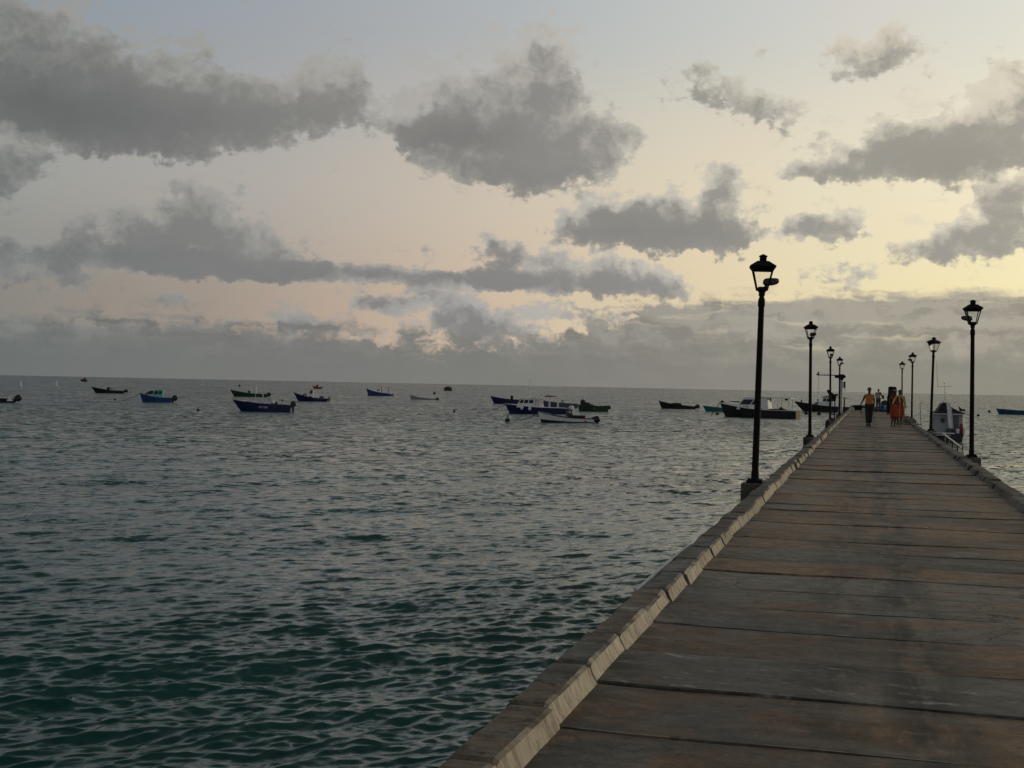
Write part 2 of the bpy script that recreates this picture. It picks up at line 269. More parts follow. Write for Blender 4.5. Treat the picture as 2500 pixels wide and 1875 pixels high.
def paint(name, c, rough=.5, var=.25, scale=6., metal=0., bump=0., dirt=None, stretch=(1, 1, 1), spec=.5):
    """surface with uneven tone, optional dirt blotches and relief, in object space"""
    m = bpy.data.materials.new(name); m.use_nodes = True; T = NT(m.node_tree); T.n.clear()
    tc = T.n.new('ShaderNodeTexCoord').outputs['Object']
    v = T.mapping(tc, stretch)
    n1 = T.noise(v, scale, 5, .6); n2 = T.noise(v, scale * 4.3, 4, .6)
    k = T.m('MULTIPLY_ADD', T.m('SUBTRACT', n1, .5), var * 2.2, 1.)
    k = T.m('MULTIPLY_ADD', T.m('SUBTRACT', n2, .5), var * 1.1, k)
    colr = T.vm('SCALE', (*c[:3],), k)
    if dirt: colr = T.mix(T.m('MULTIPLY', T.sstep(n1, .5, .68), dirt[1]), colr, dirt[0])
    p = T.n.new('ShaderNodeBsdfPrincipled'); T.put(p.inputs['Base Color'], colr)
    T.put(p.inputs['Roughness'], T.m('MULTIPLY_ADD', T.m('SUBTRACT', n2, .5), .3, rough, clamp=True)); p.inputs['Metallic'].default_value = metal
    p.inputs['Specular IOR Level'].default_value = spec
    if bump:
        b = T.n.new('ShaderNodeBump'); b.inputs['Strength'].default_value = 1.; b.inputs['Distance'].default_value = bump
        T.put(b.inputs['Height'], n2); T.l.new(b.outputs[0], p.inputs['Normal'])
    o = T.n.new('ShaderNodeOutputMaterial'); T.l.new(p.outputs[0], o.inputs[0]); return m
def glassy(name, tint=(.97, .97, .97), alpha=.12):
    m = bpy.data.materials.new(name); m.use_nodes = True; T = NT(m.node_tree); T.n.clear()
    t = T.n.new('ShaderNodeBsdfTransparent'); t.inputs[0].default_value = (*tint, 1)
    g = T.n.new('ShaderNodeBsdfGlossy'); g.inputs['Roughness'].default_value = .08
    f = T.n.new('ShaderNodeFresnel'); f.inputs[0].default_value = 1.45
    mx = T.n.new('ShaderNodeMixShader'); T.put(mx.inputs[0], T.m('MULTIPLY', f.outputs[0], 1.0 if alpha else 0.)); T.l.new(t.outputs[0], mx.inputs[1]); T.l.new(g.outputs[0], mx.inputs[2])
    o = T.n.new('ShaderNodeOutputMaterial'); T.l.new(mx.outputs[0], o.inputs[0]); return m
M = dict(
 black=paint('black_paint', (.008, .0075, .007), .75, .3, 8, spec=.2),
 rubber=paint('rubber', (.012, .012, .012), .8, .3, 20),
 engine=paint('engine_black', (.010, .010, .011), .4, .3, 6),
 hull_black=paint('hull_black', (.012, .012, .012), .45, .5, 1.2, dirt=((.04, .035, .03), .5), stretch=(.4, 1, 2)),
 navy=paint('hull_navy', (.010, .014, .075), .4, .45, 1.3, dirt=((.03, .035, .06), .5), stretch=(.4, 1, 2)),
 blue=paint('hull_blue', (.015, .055, .22), .4, .4, 1.3, dirt=((.05, .07, .1), .5), stretch=(.4, 1, 2)),
 green=paint('hull_green', (.014, .055, .018), .45, .5, 1.3, dirt=((.03, .05, .02), .5), stretch=(.4, 1, 2)),
 teal=paint('hull_teal', (.02, .16, .17), .45, .4, 1.3, dirt=((.05, .12, .12), .5), stretch=(.4, 1, 2)),
 turq=paint('cabin_turquoise', (.16, .52, .50), .5, .25, 2),
 white=paint('boat_white', (.86, .86, .85), .45, .14, 1.6, dirt=((.40, .37, .32), .4), stretch=(.6, .6, 2)),
 cream=paint('awning_cream', (.84, .82, .77), .6, .2, 1.2, dirt=((.3, .27, .22), .4)),
 grey=paint('boat_grey', (.34, .35, .35), .5, .3, 1.6, dirt=((.12, .11, .1), .5)),
 slate=paint('hull_slate', (.08, .11, .15), .45, .35, 1.6),
 red=paint('hull_red', (.30, .02, .02), .45, .35, 1.6), dred=paint('hull_dark_red', (.09, .015, .012), .5, .4, 1.6),
 maroon=paint('hull_brown', (.06, .018, .012), .55, .4, 1.6),
 wood=paint('bare_wood', (.19, .12, .075), .7, .5, 3, bump=.002, dirt=((.05, .035, .025), .7), stretch=(1, .4, 3)),
 win=paint('dark_window', (.010, .012, .014), .12, .1, 2), skinm=paint('skin_brown', (.075, .035, .02), .5, .2, 5),
 hair=paint('hair_black', (.008, .007, .007), .7, .3, 30),
 orange=paint('shirt_orange', (.52, .185, .020), .85, .25, 7), jeans=paint('jeans_dark', (.020, .023, .030), .9, .35, 7),
 dress=paint('dress_print', (.15, .022, .010), .85, .8, 9, dirt=((.42, .13, .03), .8)), dress2=paint('dress_rust', (.30, .045, .014), .85, .8, 7, dirt=((.50, .13, .03), .8)),
 shawl=paint('shawl_yellow', (.52, .40, .13), .85, .35, 8), greyshirt=paint('shirt_grey', (.34, .34, .33), .85, .4, 6),
 khaki=paint('trousers_grey', (.06, .055, .05), .9, .3, 6), shoe=paint('shoe_dark', (.012, .011, .010), .6, .2, 9),
 canvas=paint('canvas_dark', (.028, .026, .024), .8, .4, 4), drum=paint('drum_blue', (.012, .05, .20), .35, .25, 3),
 steel=paint('galvanised', (.30, .31, .31), .4, .3, 9, metal=.7), steeld=paint('steel_dark', (.05, .05, .05), .5, .4, 9, metal=.4),
 rope=paint('rope', (.05, .045, .035), .9, .3, 30), cloth=paint('tarp', (.07, .075, .08), .8, .5, 3),
 crane=paint('crane_white', (.52, .52, .53), .5, .3, 2, dirt=((.16, .14, .12), .5)),
 litter=paint('litter_white', (.6, .58, .53), .8, .3, 20), stone=paint('rubble', (.16, .145, .125), .85, .5, 5, bump=.01),
 orangeb=paint('buoy_orange', (.55, .12, .03), .5, .3, 5), glass=glassy('lantern_glass'))

# ------------------------------------------------------------------ sea
def wave_surface(X, Y, spacing, amp=1.0):
    """sum of trochoidal waves; waves shorter than the local grid are left out"""
    r = np.random.default_rng(11); n = 162
    lam = np.exp(r.uniform(np.log(.13), np.log(4.2), n)); lam[150:] = r.uniform(6, 15, 12); th0 = radians(-45)
    spread = np.where(lam > 1.5, radians(17), radians(25))
    th = th0 + r.normal(0, 1, n) * spread
    k = 2 * pi / lam
    slope = .0205 * np.clip((lam / .5) ** -.30, .50, 1.30) * r.uniform(.6, 1.35, n)
    a = slope / k; ph = r.uniform(0, 2 * pi, n)
    Z = np.zeros_like(X); DX = np.zeros_like(X); DY = np.zeros_like(X)
    gust = 1 + .38 * np.sin(X * .11 + Y * .045 + 1.3) * np.sin(Y * .083 - X * .02 + .4) + .22 * np.sin(X * .31 - Y * .21)
    for i in range(n):
        fade = np.clip((lam[i] / spacing - 2.2) / 2.2, 0, 1)
        if fade.max() <= 0: continue
        c, s = cos(th[i]), sin(th[i]); p = k[i] * (c * X + s * Y) + ph[i]
        g = a[i] * fade * amp * (gust if lam[i] < 2.0 else 1)
        sp = np.sin(p)
        Z += g * np.cos(p); DX -= c * g * sp * 1.0; DY -= s * g * sp * 1.0
    return X + DX, Y + DY, Z
def make_sea():
    view = CAM_YAW
    h = EYE - SEA; Fp = 1308.
    near = np.arange(.4, 11., .35)
    px = np.arange(h * Fp / 11., 1.2, -.62); rr = h * Fp / px
    far = np.geomspace(rr[-1] * 1.15, 20000, 26)
    R = np.concatenate([near, rr, far])
    dense = np.radians(np.arange(-30, 30.001, .062)); 
    left = np.radians(np.concatenate([np.arange(-180, -60, 6), np.arange(-60, -30, .5)]))
    right = np.radians(np.concatenate([np.arange(30.3, 60, .5), np.arange(60, 180, 6)]))
    A = np.concatenate([left, dense, right])
    dR = np.gradient(R); dA = np.gradient(A)
    RR, AA = np.meshgrid(R, A, indexing='ij')
    X = -RR * np.sin(AA * -1 + view) ; Y = RR * np.cos(AA * -1 + view)
    sp = np.maximum(dR[:, None] * np.ones_like(AA) * .8, RR * dA[None, :])
    Xw, Yw, Z = wave_surface(X, Y, sp)
    nr, na = RR.shape
    co = np.stack([Xw, Yw, Z], -1).reshape(-1, 3)
    co = np.vstack([co, [[0, 0, 0]]]).astype(np.float32)
    i = np.arange(nr - 1)[:, None]; j = np.arange(na)[None, :]; j2 = (j + 1) % na
    q = np.stack([i * na + j, (i + 1) * na + j, (i + 1) * na + j2, i * na + j2], -1).reshape(-1, 4)
    tri = np.stack([np.full(na, nr * na), np.arange(na), (np.arange(na) + 1) % na], -1)
    me = bpy.data.meshes.new('sea')
    me.vertices.add(len(co)); me.vertices.foreach_set('co', co.ravel())
    nl = q.size + tri.size; me.loops.add(nl); me.loops.foreach_set('vertex_index', np.concatenate([q.ravel(), tri.ravel()]).astype(np.int32))
    me.polygons.add(len(q) + len(tri))
    ls = np.concatenate([np.arange(len(q)) * 4, q.size + np.arange(len(tri)) * 3]).astype(np.int32)
    me.polygons.foreach_set('loop_start', ls)
    me.update(calc_edges=True); me.shade_smooth()
    o = bpy.data.objects.new('sea', me); COL.objects.link(o); o.location = (0, 0, SEA)
    return o
m = bpy.data.materials.new('sea_water'); m.use_nodes = True; T = NT(m.node_tree); T.n.clear()
gp = T.n.new('ShaderNodeNewGeometry'); pos = gp.outputs['Position']; nrm = gp.outputs['Normal']
dist = T.vm('LENGTH', pos)
rot = T.mapping(pos, (1, 1, 1), (0, 0, 0), (0, 0, radians(45)))       # x along wave travel
fine = T.vm('SUBTRACT', T.noise(T.mapping(rot, (1, .42, 1)), 5.5, 5, .68, col=True), (.5, .5, .5))
midw = T.vm('SUBTRACT', T.noise(T.mapping(rot, (1, .5, 1), (7, 3, 0)), 1.9, 4, .62, col=True), (.5, .5, .5))
bigw = T.vm('SUBTRACT', T.noise(T.mapping(rot, (1, .4, 1), (3, 9, 0)), .22, 3, .6, col=True), (.5, .5, .5))
gust = T.noise(T.mapping(pos, (.5, 1, 1)), .035, 3, .55)
gustf = T.sstep(gust, .3, .7, .65, 1.35)
s_ = T.vm('SCALE', fine, T.m('MULTIPLY', gustf, T.sstep(dist, 8, 70, 1.35, 2.4)))
s_ = T.vm('ADD', s_, T.vm('SCALE', midw, T.m('MULTIPLY', gustf, T.sstep(dist, 18, 90, .15, 2.2))))
s_ = T.vm('ADD', s_, T.vm('SCALE', bigw, T.sstep(dist, 80, 260, 0., .8)))
s_ = T.vm('MULTIPLY', s_, (1, 1, 0))
inc = T.vm('MULTIPLY', gp.outputs['Incoming'], (1, 1, 0))              # far off only the near faces of the waves are seen
s_ = T.vm('ADD', s_, T.vm('SCALE', inc, T.sstep(dist, 14, 150, 0.02, .19)))
nn = T.vm('NORMALIZE', T.vm('ADD', nrm, s_))
p = T.n.new('ShaderNodeBsdfPrincipled'); p.inputs['IOR'].default_value = 1.333
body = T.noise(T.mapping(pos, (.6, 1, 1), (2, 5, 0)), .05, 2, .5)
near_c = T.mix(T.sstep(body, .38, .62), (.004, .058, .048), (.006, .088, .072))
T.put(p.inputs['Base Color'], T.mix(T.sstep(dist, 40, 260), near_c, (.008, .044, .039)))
T.put(p.inputs['Roughness'], T.sstep(dist, 12, 60, .13, .10)); T.l.new(nn, p.inputs['Normal'])
o_ = T.n.new('ShaderNodeOutputMaterial'); T.l.new(p.outputs[0], o_.inputs[0])
M['sea'] = m
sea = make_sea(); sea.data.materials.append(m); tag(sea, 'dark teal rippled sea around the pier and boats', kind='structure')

# ------------------------------------------------------------------ pier
def concrete(name, base, warm, grey, bump=.004, streak=(1, 1, 1), tint=True, tracks=False, rough=.75, pale=None):
    m = bpy.data.materials.new(name); m.use_nodes = True; T = NT(m.node_tree); T.n.clear()
    g = T.n.new('ShaderNodeNewGeometry').outputs['Position']
    at_ = T.n.new('ShaderNodeAttribute'); at_.attribute_name = 'slab'; r1, r2, r3 = T.sep(at_.outputs['Color'])[:3]
    off = T.comb(T.m('MULTIPLY', r1, 37.), T.m('MULTIPLY', r2, 13.), 0.)
    gv = T.vm('ADD', g, off)
    big = T.noise(gv, .9, 4, .55); st = T.noise(T.mapping(gv, streak), 2.2, 7, .68); fi = T.noise(g, 38, 4, .7)
    pat = T.noise(T.mapping(g, (1, .6, 1), (5, 2, 0)), .55, 5, .6)
    a = T.mix(T.sstep(T.m('MULTIPLY_ADD', T.m('SUBTRACT', big, .5), 3.6, r1), .30, .70), warm, grey)
    k = T.m('ADD', T.sstep(st, .40, .60, -.36, .36, 'LINEAR'), T.m('MULTIPLY_ADD', r2, .50, .78))
    k = T.m('ADD', k, T.sstep(T.noise(T.mapping(gv, (.75, 1.1, 1), (4, 4, 4)), 7., 7, .74), .42, .58, -.30, .30, 'LINEAR'))
    k = T.m('MULTIPLY_ADD', T.m('SUBTRACT', fi, .5), 1.5, k)
    k = T.m('MULTIPLY', k, T.sstep(pat, .43, .55, .66, 1.18))
    if tracks:
        x = T.sep(g)[0]; wob = T.m('MULTIPLY_ADD', T.m('SUBTRACT', T.noise(T.mapping(g, (0, .35, 0)), 1., 3, .6), .5), .5, x)
        def band(c, w): return T.sstep(T.m('ABSOLUTE', T.m('SUBTRACT', wob, c)), w, w * .15)
        tk = T.m('MAXIMUM', band(.30, .32), T.m('MULTIPLY', band(-.18, .36), .6))
        tk = T.m('MULTIPLY', tk, T.sstep(T.noise(T.mapping(g, (2.2, .4, 1)), 2., 5, .65), .38, .54))
        k = T.m('MULTIPLY', k, T.m('MULTIPLY_ADD', tk, -.82, 1.))
        # grime gathered at the foot of the kerbs and along the joints
        foot = T.m('MAXIMUM', T.sstep(x, -.95, -1.33), T.sstep(x, 1.6, 2.02))
        k = T.m('MULTIPLY', k, T.m('MULTIPLY_ADD', T.m('MULTIPLY', foot, T.sstep(T.noise(T.mapping(gv, (1.2, 1., 1)), 3., 5, .65), .43, .56)), -.6, 1.))
        ea = T.n.new('ShaderNodeAttribute'); ea.attribute_name = 'edge'; e_ = ea.outputs['Fac']
        k = T.m('MULTIPLY', k, T.m('MULTIPLY_ADD', T.m('MULTIPLY', T.sstep(e_, .80, .98), T.sstep(T.noise(gv, 4., 4, .6), .4, .6)), -.45, 1.))
    c = T.vm('SCALE', a, k)
    if tracks: c = T.mix(T.m('MULTIPLY', T.m('MULTIPLY', T.sstep(e_, .955, .975), T.sstep(e_, .995, .98)), T.sstep(T.noise(gv, 2.4, 4, .6), .5, .62, 0., .7)), c, (.30, .28, .25))
    # pale scuffs and dark pits
    sc = T.noise(T.mapping(gv, (streak[0] * 1.4, streak[1], 1)), 4.5, 6, .72)
    c = T.mix(T.m('MULTIPLY', T.sstep(sc, .555, .68), T.m('MULTIPLY_ADD', r3, .85, .12)), c, (.34, .32, .28))
    c = T.mix(T.m('MULTIPLY', T.sstep(T.noise(gv, 9, 4, .6), .60, .68), .7), c, (.02, .016, .012))
    crk = T.n.new('ShaderNodeTexVoronoi'); crk.feature = 'DISTANCE_TO_EDGE'; crk.inputs['Scale'].default_value = .8
    T.put(crk.inputs['Vector'], T.vm('ADD', T.vm('MULTIPLY', gv, (1, 1, 0)), T.vm('SCALE', T.noise(g, 3., 4, .6, col=True), .35)))
    c = T.mix(T.m('MULTIPLY', T.sstep(crk.outputs['Distance'], .012, .003), T.sstep(pat, .5, .56, 0., .75)), c, (.018, .014, .011))
    spk = T.n.new('ShaderNodeTexVoronoi'); spk.inputs['Scale'].default_value = 3.1; T.put(spk.inputs['Vector'], T.vm('MULTIPLY', g, (1, 1, 0)))
    c = T.mix(T.m('MULTIPLY', T.sstep(spk.outputs['Distance'], .035, .02), T.sstep(T.sep(spk.outputs['Color'])[0], .78, .8)), c, (.40, .38, .34) if tint else c)
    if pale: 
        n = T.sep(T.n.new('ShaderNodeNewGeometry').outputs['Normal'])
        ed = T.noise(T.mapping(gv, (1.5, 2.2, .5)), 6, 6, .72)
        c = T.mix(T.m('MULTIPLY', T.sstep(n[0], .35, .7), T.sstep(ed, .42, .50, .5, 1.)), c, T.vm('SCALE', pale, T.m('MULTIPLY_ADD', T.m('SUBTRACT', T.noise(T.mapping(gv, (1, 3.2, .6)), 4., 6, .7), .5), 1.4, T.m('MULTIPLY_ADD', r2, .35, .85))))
    p = T.n.new('ShaderNodeBsdfPrincipled'); T.put(p.inputs['Base Color'], c)
    T.put(p.inputs['Roughness'], T.sstep(st, .3, .7, rough - .14, rough + .12))
    p.inputs['Specular IOR Level'].default_value = .35
    b = T.n.new('ShaderNodeBump'); b.inputs['Distance'].default_value = bump
    T.put(b.inputs['Height'], T.m('ADD', T.m('MULTIPLY', fi, .35), T.m('ADD', st, T.m('MULTIPLY', sc, .5)))); T.l.new(b.outputs[0], p.inputs['Normal'])
    o = T.n.new('ShaderNodeOutputMaterial'); T.l.new(p.outputs[0], o.inputs[0]); return m
M['deck'] = concrete('deck_concrete', None, (.180, .108, .058), (.128, .110, .086), .004, (.55, 1.4, 1), tracks=True, rough=.68)
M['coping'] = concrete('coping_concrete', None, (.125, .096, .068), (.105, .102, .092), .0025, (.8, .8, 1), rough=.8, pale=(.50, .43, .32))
M['coping2'] = concrete('coping_concrete_plain', None, (.125, .103, .08), (.11, .108, .10), .005, (.8, .8, 1), rough=.8)
M['beam'] = concrete('beam_concrete', None, (.17, .155, .13), (.16, .155, .14), .006, (1, 1, 1), tint=False)

pier = thing('pier', 'long weathered pier of cross slabs with raised edge kerbs running out to sea', 'pier')
def slab_mesh(name, items, mats, parent):
    """items: list of (grid of points nu x nv, thickness mode, attr) closed blocks"""
    V = []; Fc = []; A = []; MI = []
    for grid, col_ in items:
        nu, nv = len(grid), len(grid[0]); b = len(V)
        for row_ in grid: V += row_
        for i in range(nu - 1):
            for j in range(nv):
                j2 = (j + 1) % nv
                Fc.append((b + i * nv + j, b + i * nv + j2, b + (i + 1) * nv + j2, b + (i + 1) * nv + j))
        Fc.append(tuple(b + j for j in range(nv - 1, -1, -1))); Fc.append(tuple(b + (nu - 1) * nv + j for j in range(nv)))
        A += [col_] * (nu * nv)
    me = bpy.data.meshes.new(name); me.from_pydata(V, [], Fc); me.update(); me.materials.append(mats)
    ca = me.color_attributes.new('slab', 'FLOAT_COLOR', 'POINT')
    ca.data.foreach_set('color', [x for c in A for x in (*c, 1.)])
    ed = me.attributes.new('edge', 'FLOAT', 'POINT'); nv = len(items[0][0][0])
    ed.data.foreach_set('value', [1. if (q % nv) != 3 else 0. for q in range(len(V))])
    bm = bmesh.new(); bm.from_mesh(me); bmesh.ops.recalc_face_normals(bm, faces=bm.faces); bm.to_mesh(me); bm.free()
    o = bpy.data.objects.new(name, me); COL.objects.link(o); o.parent = parent; return o
XL, XR, Y0, Y1 = -1.345, 2.03, 1.2, 136.
# first joints follow the photographed slabs, the rest run on at the same pitch
edges = [1.2, 2.15, 3.1, 4.02, 4.93, 5.86, 6.80, 7.69, 8.67]
while edges[-1] < Y1: edges.append(edges[-1] + random.uniform(.86, .97))
items = []; kl = []; kr = []; NU = 26
for i in range(len(edges) - 1):
    a, b = edges[i], edges[i + 1]; gap = random.choice([.005, .007, .009, .014, .022])
    rc = (random.random() ** 2.1, random.random(), random.random() ** 1.6)
    if 4 <= i <= 11: rc = [(.35, .35, .2), (.12, .62, .15), (.97, .8, .95), (.04, .25, .1), (.7, .5, .5), (.55, .3, .1), (.97, .85, .6), (.2, .6, .1)][i - 4]
    dz = random.gauss(0, .0055); tilt = random.gauss(0, .0015); z0 = -.06 if False else 0
    grid = []; ja = np.cumsum(rng.normal(0, .0022, NU)); jb = np.cumsum(rng.normal(0, .0022, NU)); ja -= ja.mean(); jb -= jb.mean()
    for u in range(NU):
        t = u / (NU - 1); x = XL - .03 + (XR - XL + .06) * t
        ya = a + gap / 2 + ja[u] + abs(rng.normal(0, .0012)); yb = b - gap / 2 + jb[u] - abs(rng.normal(0, .0012))
        z = dz + tilt * (t - .5) * 3 + .010 * (max(0, 1 - t * 9) + max(0, 1 - (1 - t) * 9)) + .004 * sin(t * 9 + i)
        bv = .009
        grid.append([(x, ya, -.13), (x, ya, z - bv), (x, ya + bv, z), (x, (ya + yb) / 2, z + .002), (x, yb - bv, z), (x, yb, z - bv), (x, yb, -.13)])
    items.append((grid, rc))
    for side, lst in ((-1, kl), (1, kr)):
        rk = (random.random(), random.random(), random.random() ** 1.6); NK = 30
        g2 = []; g_ = random.choice([.006, .010, .016]); ka = a + g_ / 2 + random.gauss(0, .012 if i > 8 else .003); kb = b - g_ / 2
        ox = random.gauss(0, .010); ix = random.gauss(0, .013 if i < 9 else .019); oz = random.gauss(0, .006); tw = random.gauss(0, .013)
        n1 = np.cumsum(rng.normal(0, .0015, NK)); n1 -= n1.mean(); n2 = np.cumsum(rng.normal(0, .0006, NK)); n2 -= n2.mean(); n3 = np.cumsum(rng.normal(0, .0012, NK)); n3 -= n3.mean()
        chip = np.convolve(rng.random(NK) < .016, [.5, 1, .8, .4], 'same')
        for u in range(NK):
            t = u / (NK - 1); y = ka + (kb - ka) * t; e = .012 if u in (0, NK - 1) else 0.
            c = .022 * chip[u]
            W_ = [(-1.585 + ox + n1[u], -.42), (-1.588 + ox + n1[u], .085 + oz + n3[u]), (-1.570 + ox + n1[u], .104 + oz - e + n3[u]),
                  (-1.402 + ix + n2[u] * .8 + tw * (t - .5) - c * .5, .106 + oz - e + n3[u]), (-1.380 + ix + n2[u] + tw * (t - .5) - c, .094 + oz - e - c * .7),
                  (-1.362 + ix + n2[u] * .7 + tw * (t - .5) - e * .5, .05 + oz), (-1.338 + ix * .6 + n2[u] * .5 + tw * (t - .5) * .6 - e * .4, .004), (-1.332 + ix * .6 + n2[u] * .5, -.42)]
            if side > 0: W_ = [(-x + .685, z) for x, z in W_]
            g2.append([(x, y, z) for x, z in W_])
        lst.append((g2, rk))
slab_mesh('deck', items, M['deck'], pier)
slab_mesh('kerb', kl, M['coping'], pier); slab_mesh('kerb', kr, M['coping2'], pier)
b = MB(); b.box((.34, (Y0 + Y1) / 2, -.30), (3.3, Y1 - Y0 + .1, .3)); b.build('deck_beam', M['beam'], pier)
b = MB(); b.box((.34, Y1 + .12, -.13), (4.0, .22, .58)); b.build('end_beam', M['beam'], pier, bevel=.02)
n_p = 0
for y in np.arange(3.5, Y1, 4.65):
    for x in (-1.1, 1.78):
        b = MB(); b.lathe([(.19, -5.), (.19, -.46)], (x, y, 0), 12); b.build('pile', M['beam'], pier, smooth=True)

# ------------------------------------------------------------------ street lamps
def make_lamp(H, label, loc, lean, rz, led_side, led_rot=0., head_rot=0.):
    r = thing('street_lamp', label, 'street lamp', loc, 0, 'lantern street lamps along both kerbs of the pier')
    r.rotation_euler = (lean[1], lean[0], 0)
    b = MB(); b.lathe([(.055, .02), (.053, .5), (.049, 1.8), (.046, H - 1.02), (.046, H - .84), (.052, H - .83), (.056, H - .80), (.055, H - .74), (.050, H - .71), (.040, H - .69), (.038, H - .665), (.050, H - .655), (.050, H - .60)], n=18)
    b.lathe([(.062, .03), (.062, .16), (.053, .19)], n=18)
    b.build('pole', M['black'], r, smooth=True)
    b = MB(); b.box((0, 0, .018), (.25, .25, .035)); b.box((0, 0, .045), (.17, .17, .03))
    for sx in (-1, 1):
        for sy in (-1, 1): b.lathe([(.012, .035), (.012, .06)], (sx * .10, sy * .10, 0), 6)
    b.build('base_plate', M['black'], r, bevel=.004)
    hd = MB(); Rz = Matrix.Rotation(rz + head_rot, 3, 'Z')
    def sq(w, z): return [Rz @ Vector((sx * w, sy * w, z)) for sx, sy in ((-1, -1), (1, -1), (1, 1), (-1, 1))]
    # cup, posts, eave, roof, chimney, cap
    hd.loft([sq(.052, H - .60), sq(.075, H - .575), sq(.078, H - .55), sq(.056, H - .52)])
    for sx, sy in ((-1, -1), (1, -1), (1, 1), (-1, 1)):
        p0 = Rz @ Vector((sx * .078, sy * .078, H - .575)); p1 = Rz @ Vector((sx * .152, sy * .152, H - .262))
        hd.tube([p0, p1], .0125, 6)
    hd.loft([sq(.158, H - .27), sq(.192, H - .225), sq(.205, H - .205), sq(.205, H - .198), sq(.088, H - .115), sq(.060, H - .112)])
    hd.loft([sq(.054, H - .115), sq(.052, H - .045), sq(.066, H - .043), sq(.064, H - .034), sq(.004, H)])
    head = hd.build('lantern', M['black'], r)
    g = MB()
    for k in range(4):
        a_, b_ = ((-1, -1), (1, -1), (1, 1), (-1, 1))[k], ((-1, -1), (1, -1), (1, 1), (-1, 1))[(k + 1) % 4]
        q = [Rz @ Vector((c[0] * w, c[1] * w, z)) for c, w, z in ((a_, .076, H - .572), (b_, .076, H - .572), (b_, .149, H - .27), (a_, .149, H - .27))]
        g.add(q, [(0, 1, 2, 3)])
    g.build('glass', M['glass'], head)
    if led_side:
        s = led_side; Rl = Matrix.Rotation(led_rot, 3, 'Z'); f = MB()
        def P(x, y, z): return Rl @ Vector((s * x, y, z))
        z0 = H - .44
        f.tube([P(.03, 0, H - .60), P(.055, 0, H - .535), P(.07, 0, z0 - .03)], [.028, .026, .03], 8)
        rings = []
        for x, w, t0, t1 in ((.012, .03, -.035, .012), (.035, .055, -.05, .045), (.09, .075, -.055, .058), (.16, .08, -.05, .060), (.22, .07, -.032, .058), (.252, .045, -.012, .050), (.26, .02, .01, .035)):
            rings.append([P(x, -w, z0 + t0 * .6), P(x, -w * .6, z0 + t0), P(x, w * .6, z0 + t0), P(x, w, z0 + t0 * .6), P(x, w, z0 + t1 * .7), P(x, w * .7, z0 + t1), P(x, -w * .7, z0 + t1), P(x, -w, z0 + t1 * .7)])
        f.loft(rings); f.build('led_fixture', M['steeld'], r, smooth=True)
    return r
LAMPS = [(-1.69, 20.95, 3.61, 1, (radians(1.0), 0), .12, 0, 0), (-1.75, 42.88, 3.71, 1, (radians(-.6), 0), .2, -1.0, 0), (-1.75, 66.42, 3.70, 1, (radians(-.8), 0), .1, -1.1, 0), (-1.72, 86.75, 3.72, 1, (radians(-.6), 0), .15, -.1, 0),
         (2.37, 32.24, 3.67, -1, (radians(-.6), 0), .1, .2, 0), (2.44, 54.24, 3.70, 0, (radians(.9), 0), .6, 0, .3), (2.43, 76.86, 3.76, -1, (radians(-.3), 0), .15, 0, 0), (2.42, 98.45, 3.75, 0, (radians(-.6), 0), .2, 0, 0)]
LL = ['black lantern street lamp on the left kerb, nearest and tallest in the photo', 'second black street lamp from the front along the left kerb', 'third black street lamp along the left kerb, just before the one at the crane',
      'small far black street lamp standing right in front of the pale crane column', 'black street lamp on the right kerb nearest the camera with a side fixture', 'black street lamp right of the pier beside the moored boat, its lantern turned askew',
      'thin black street lamp beside the rubble on the right kerb', 'farthest black street lamp on the right, directly behind the two women']
for (x, y, H, s, lean, rz, lr, hr), lb in zip(LAMPS, LL):
    make_lamp(H, lb, (x, y, .108), lean, rz, s, lr, hr)
    sd = -1 if x < 0 else 1
    c = MB(); xa, xb = (x - .2, -1.60) if sd < 0 else (2.285, x + .2)
    c.box(((xa + xb) / 2, y, -.11), (abs(xb - xa), .42, .43)); 
    c.build('lamp_plinth', M['beam'], pier, bevel=.02)
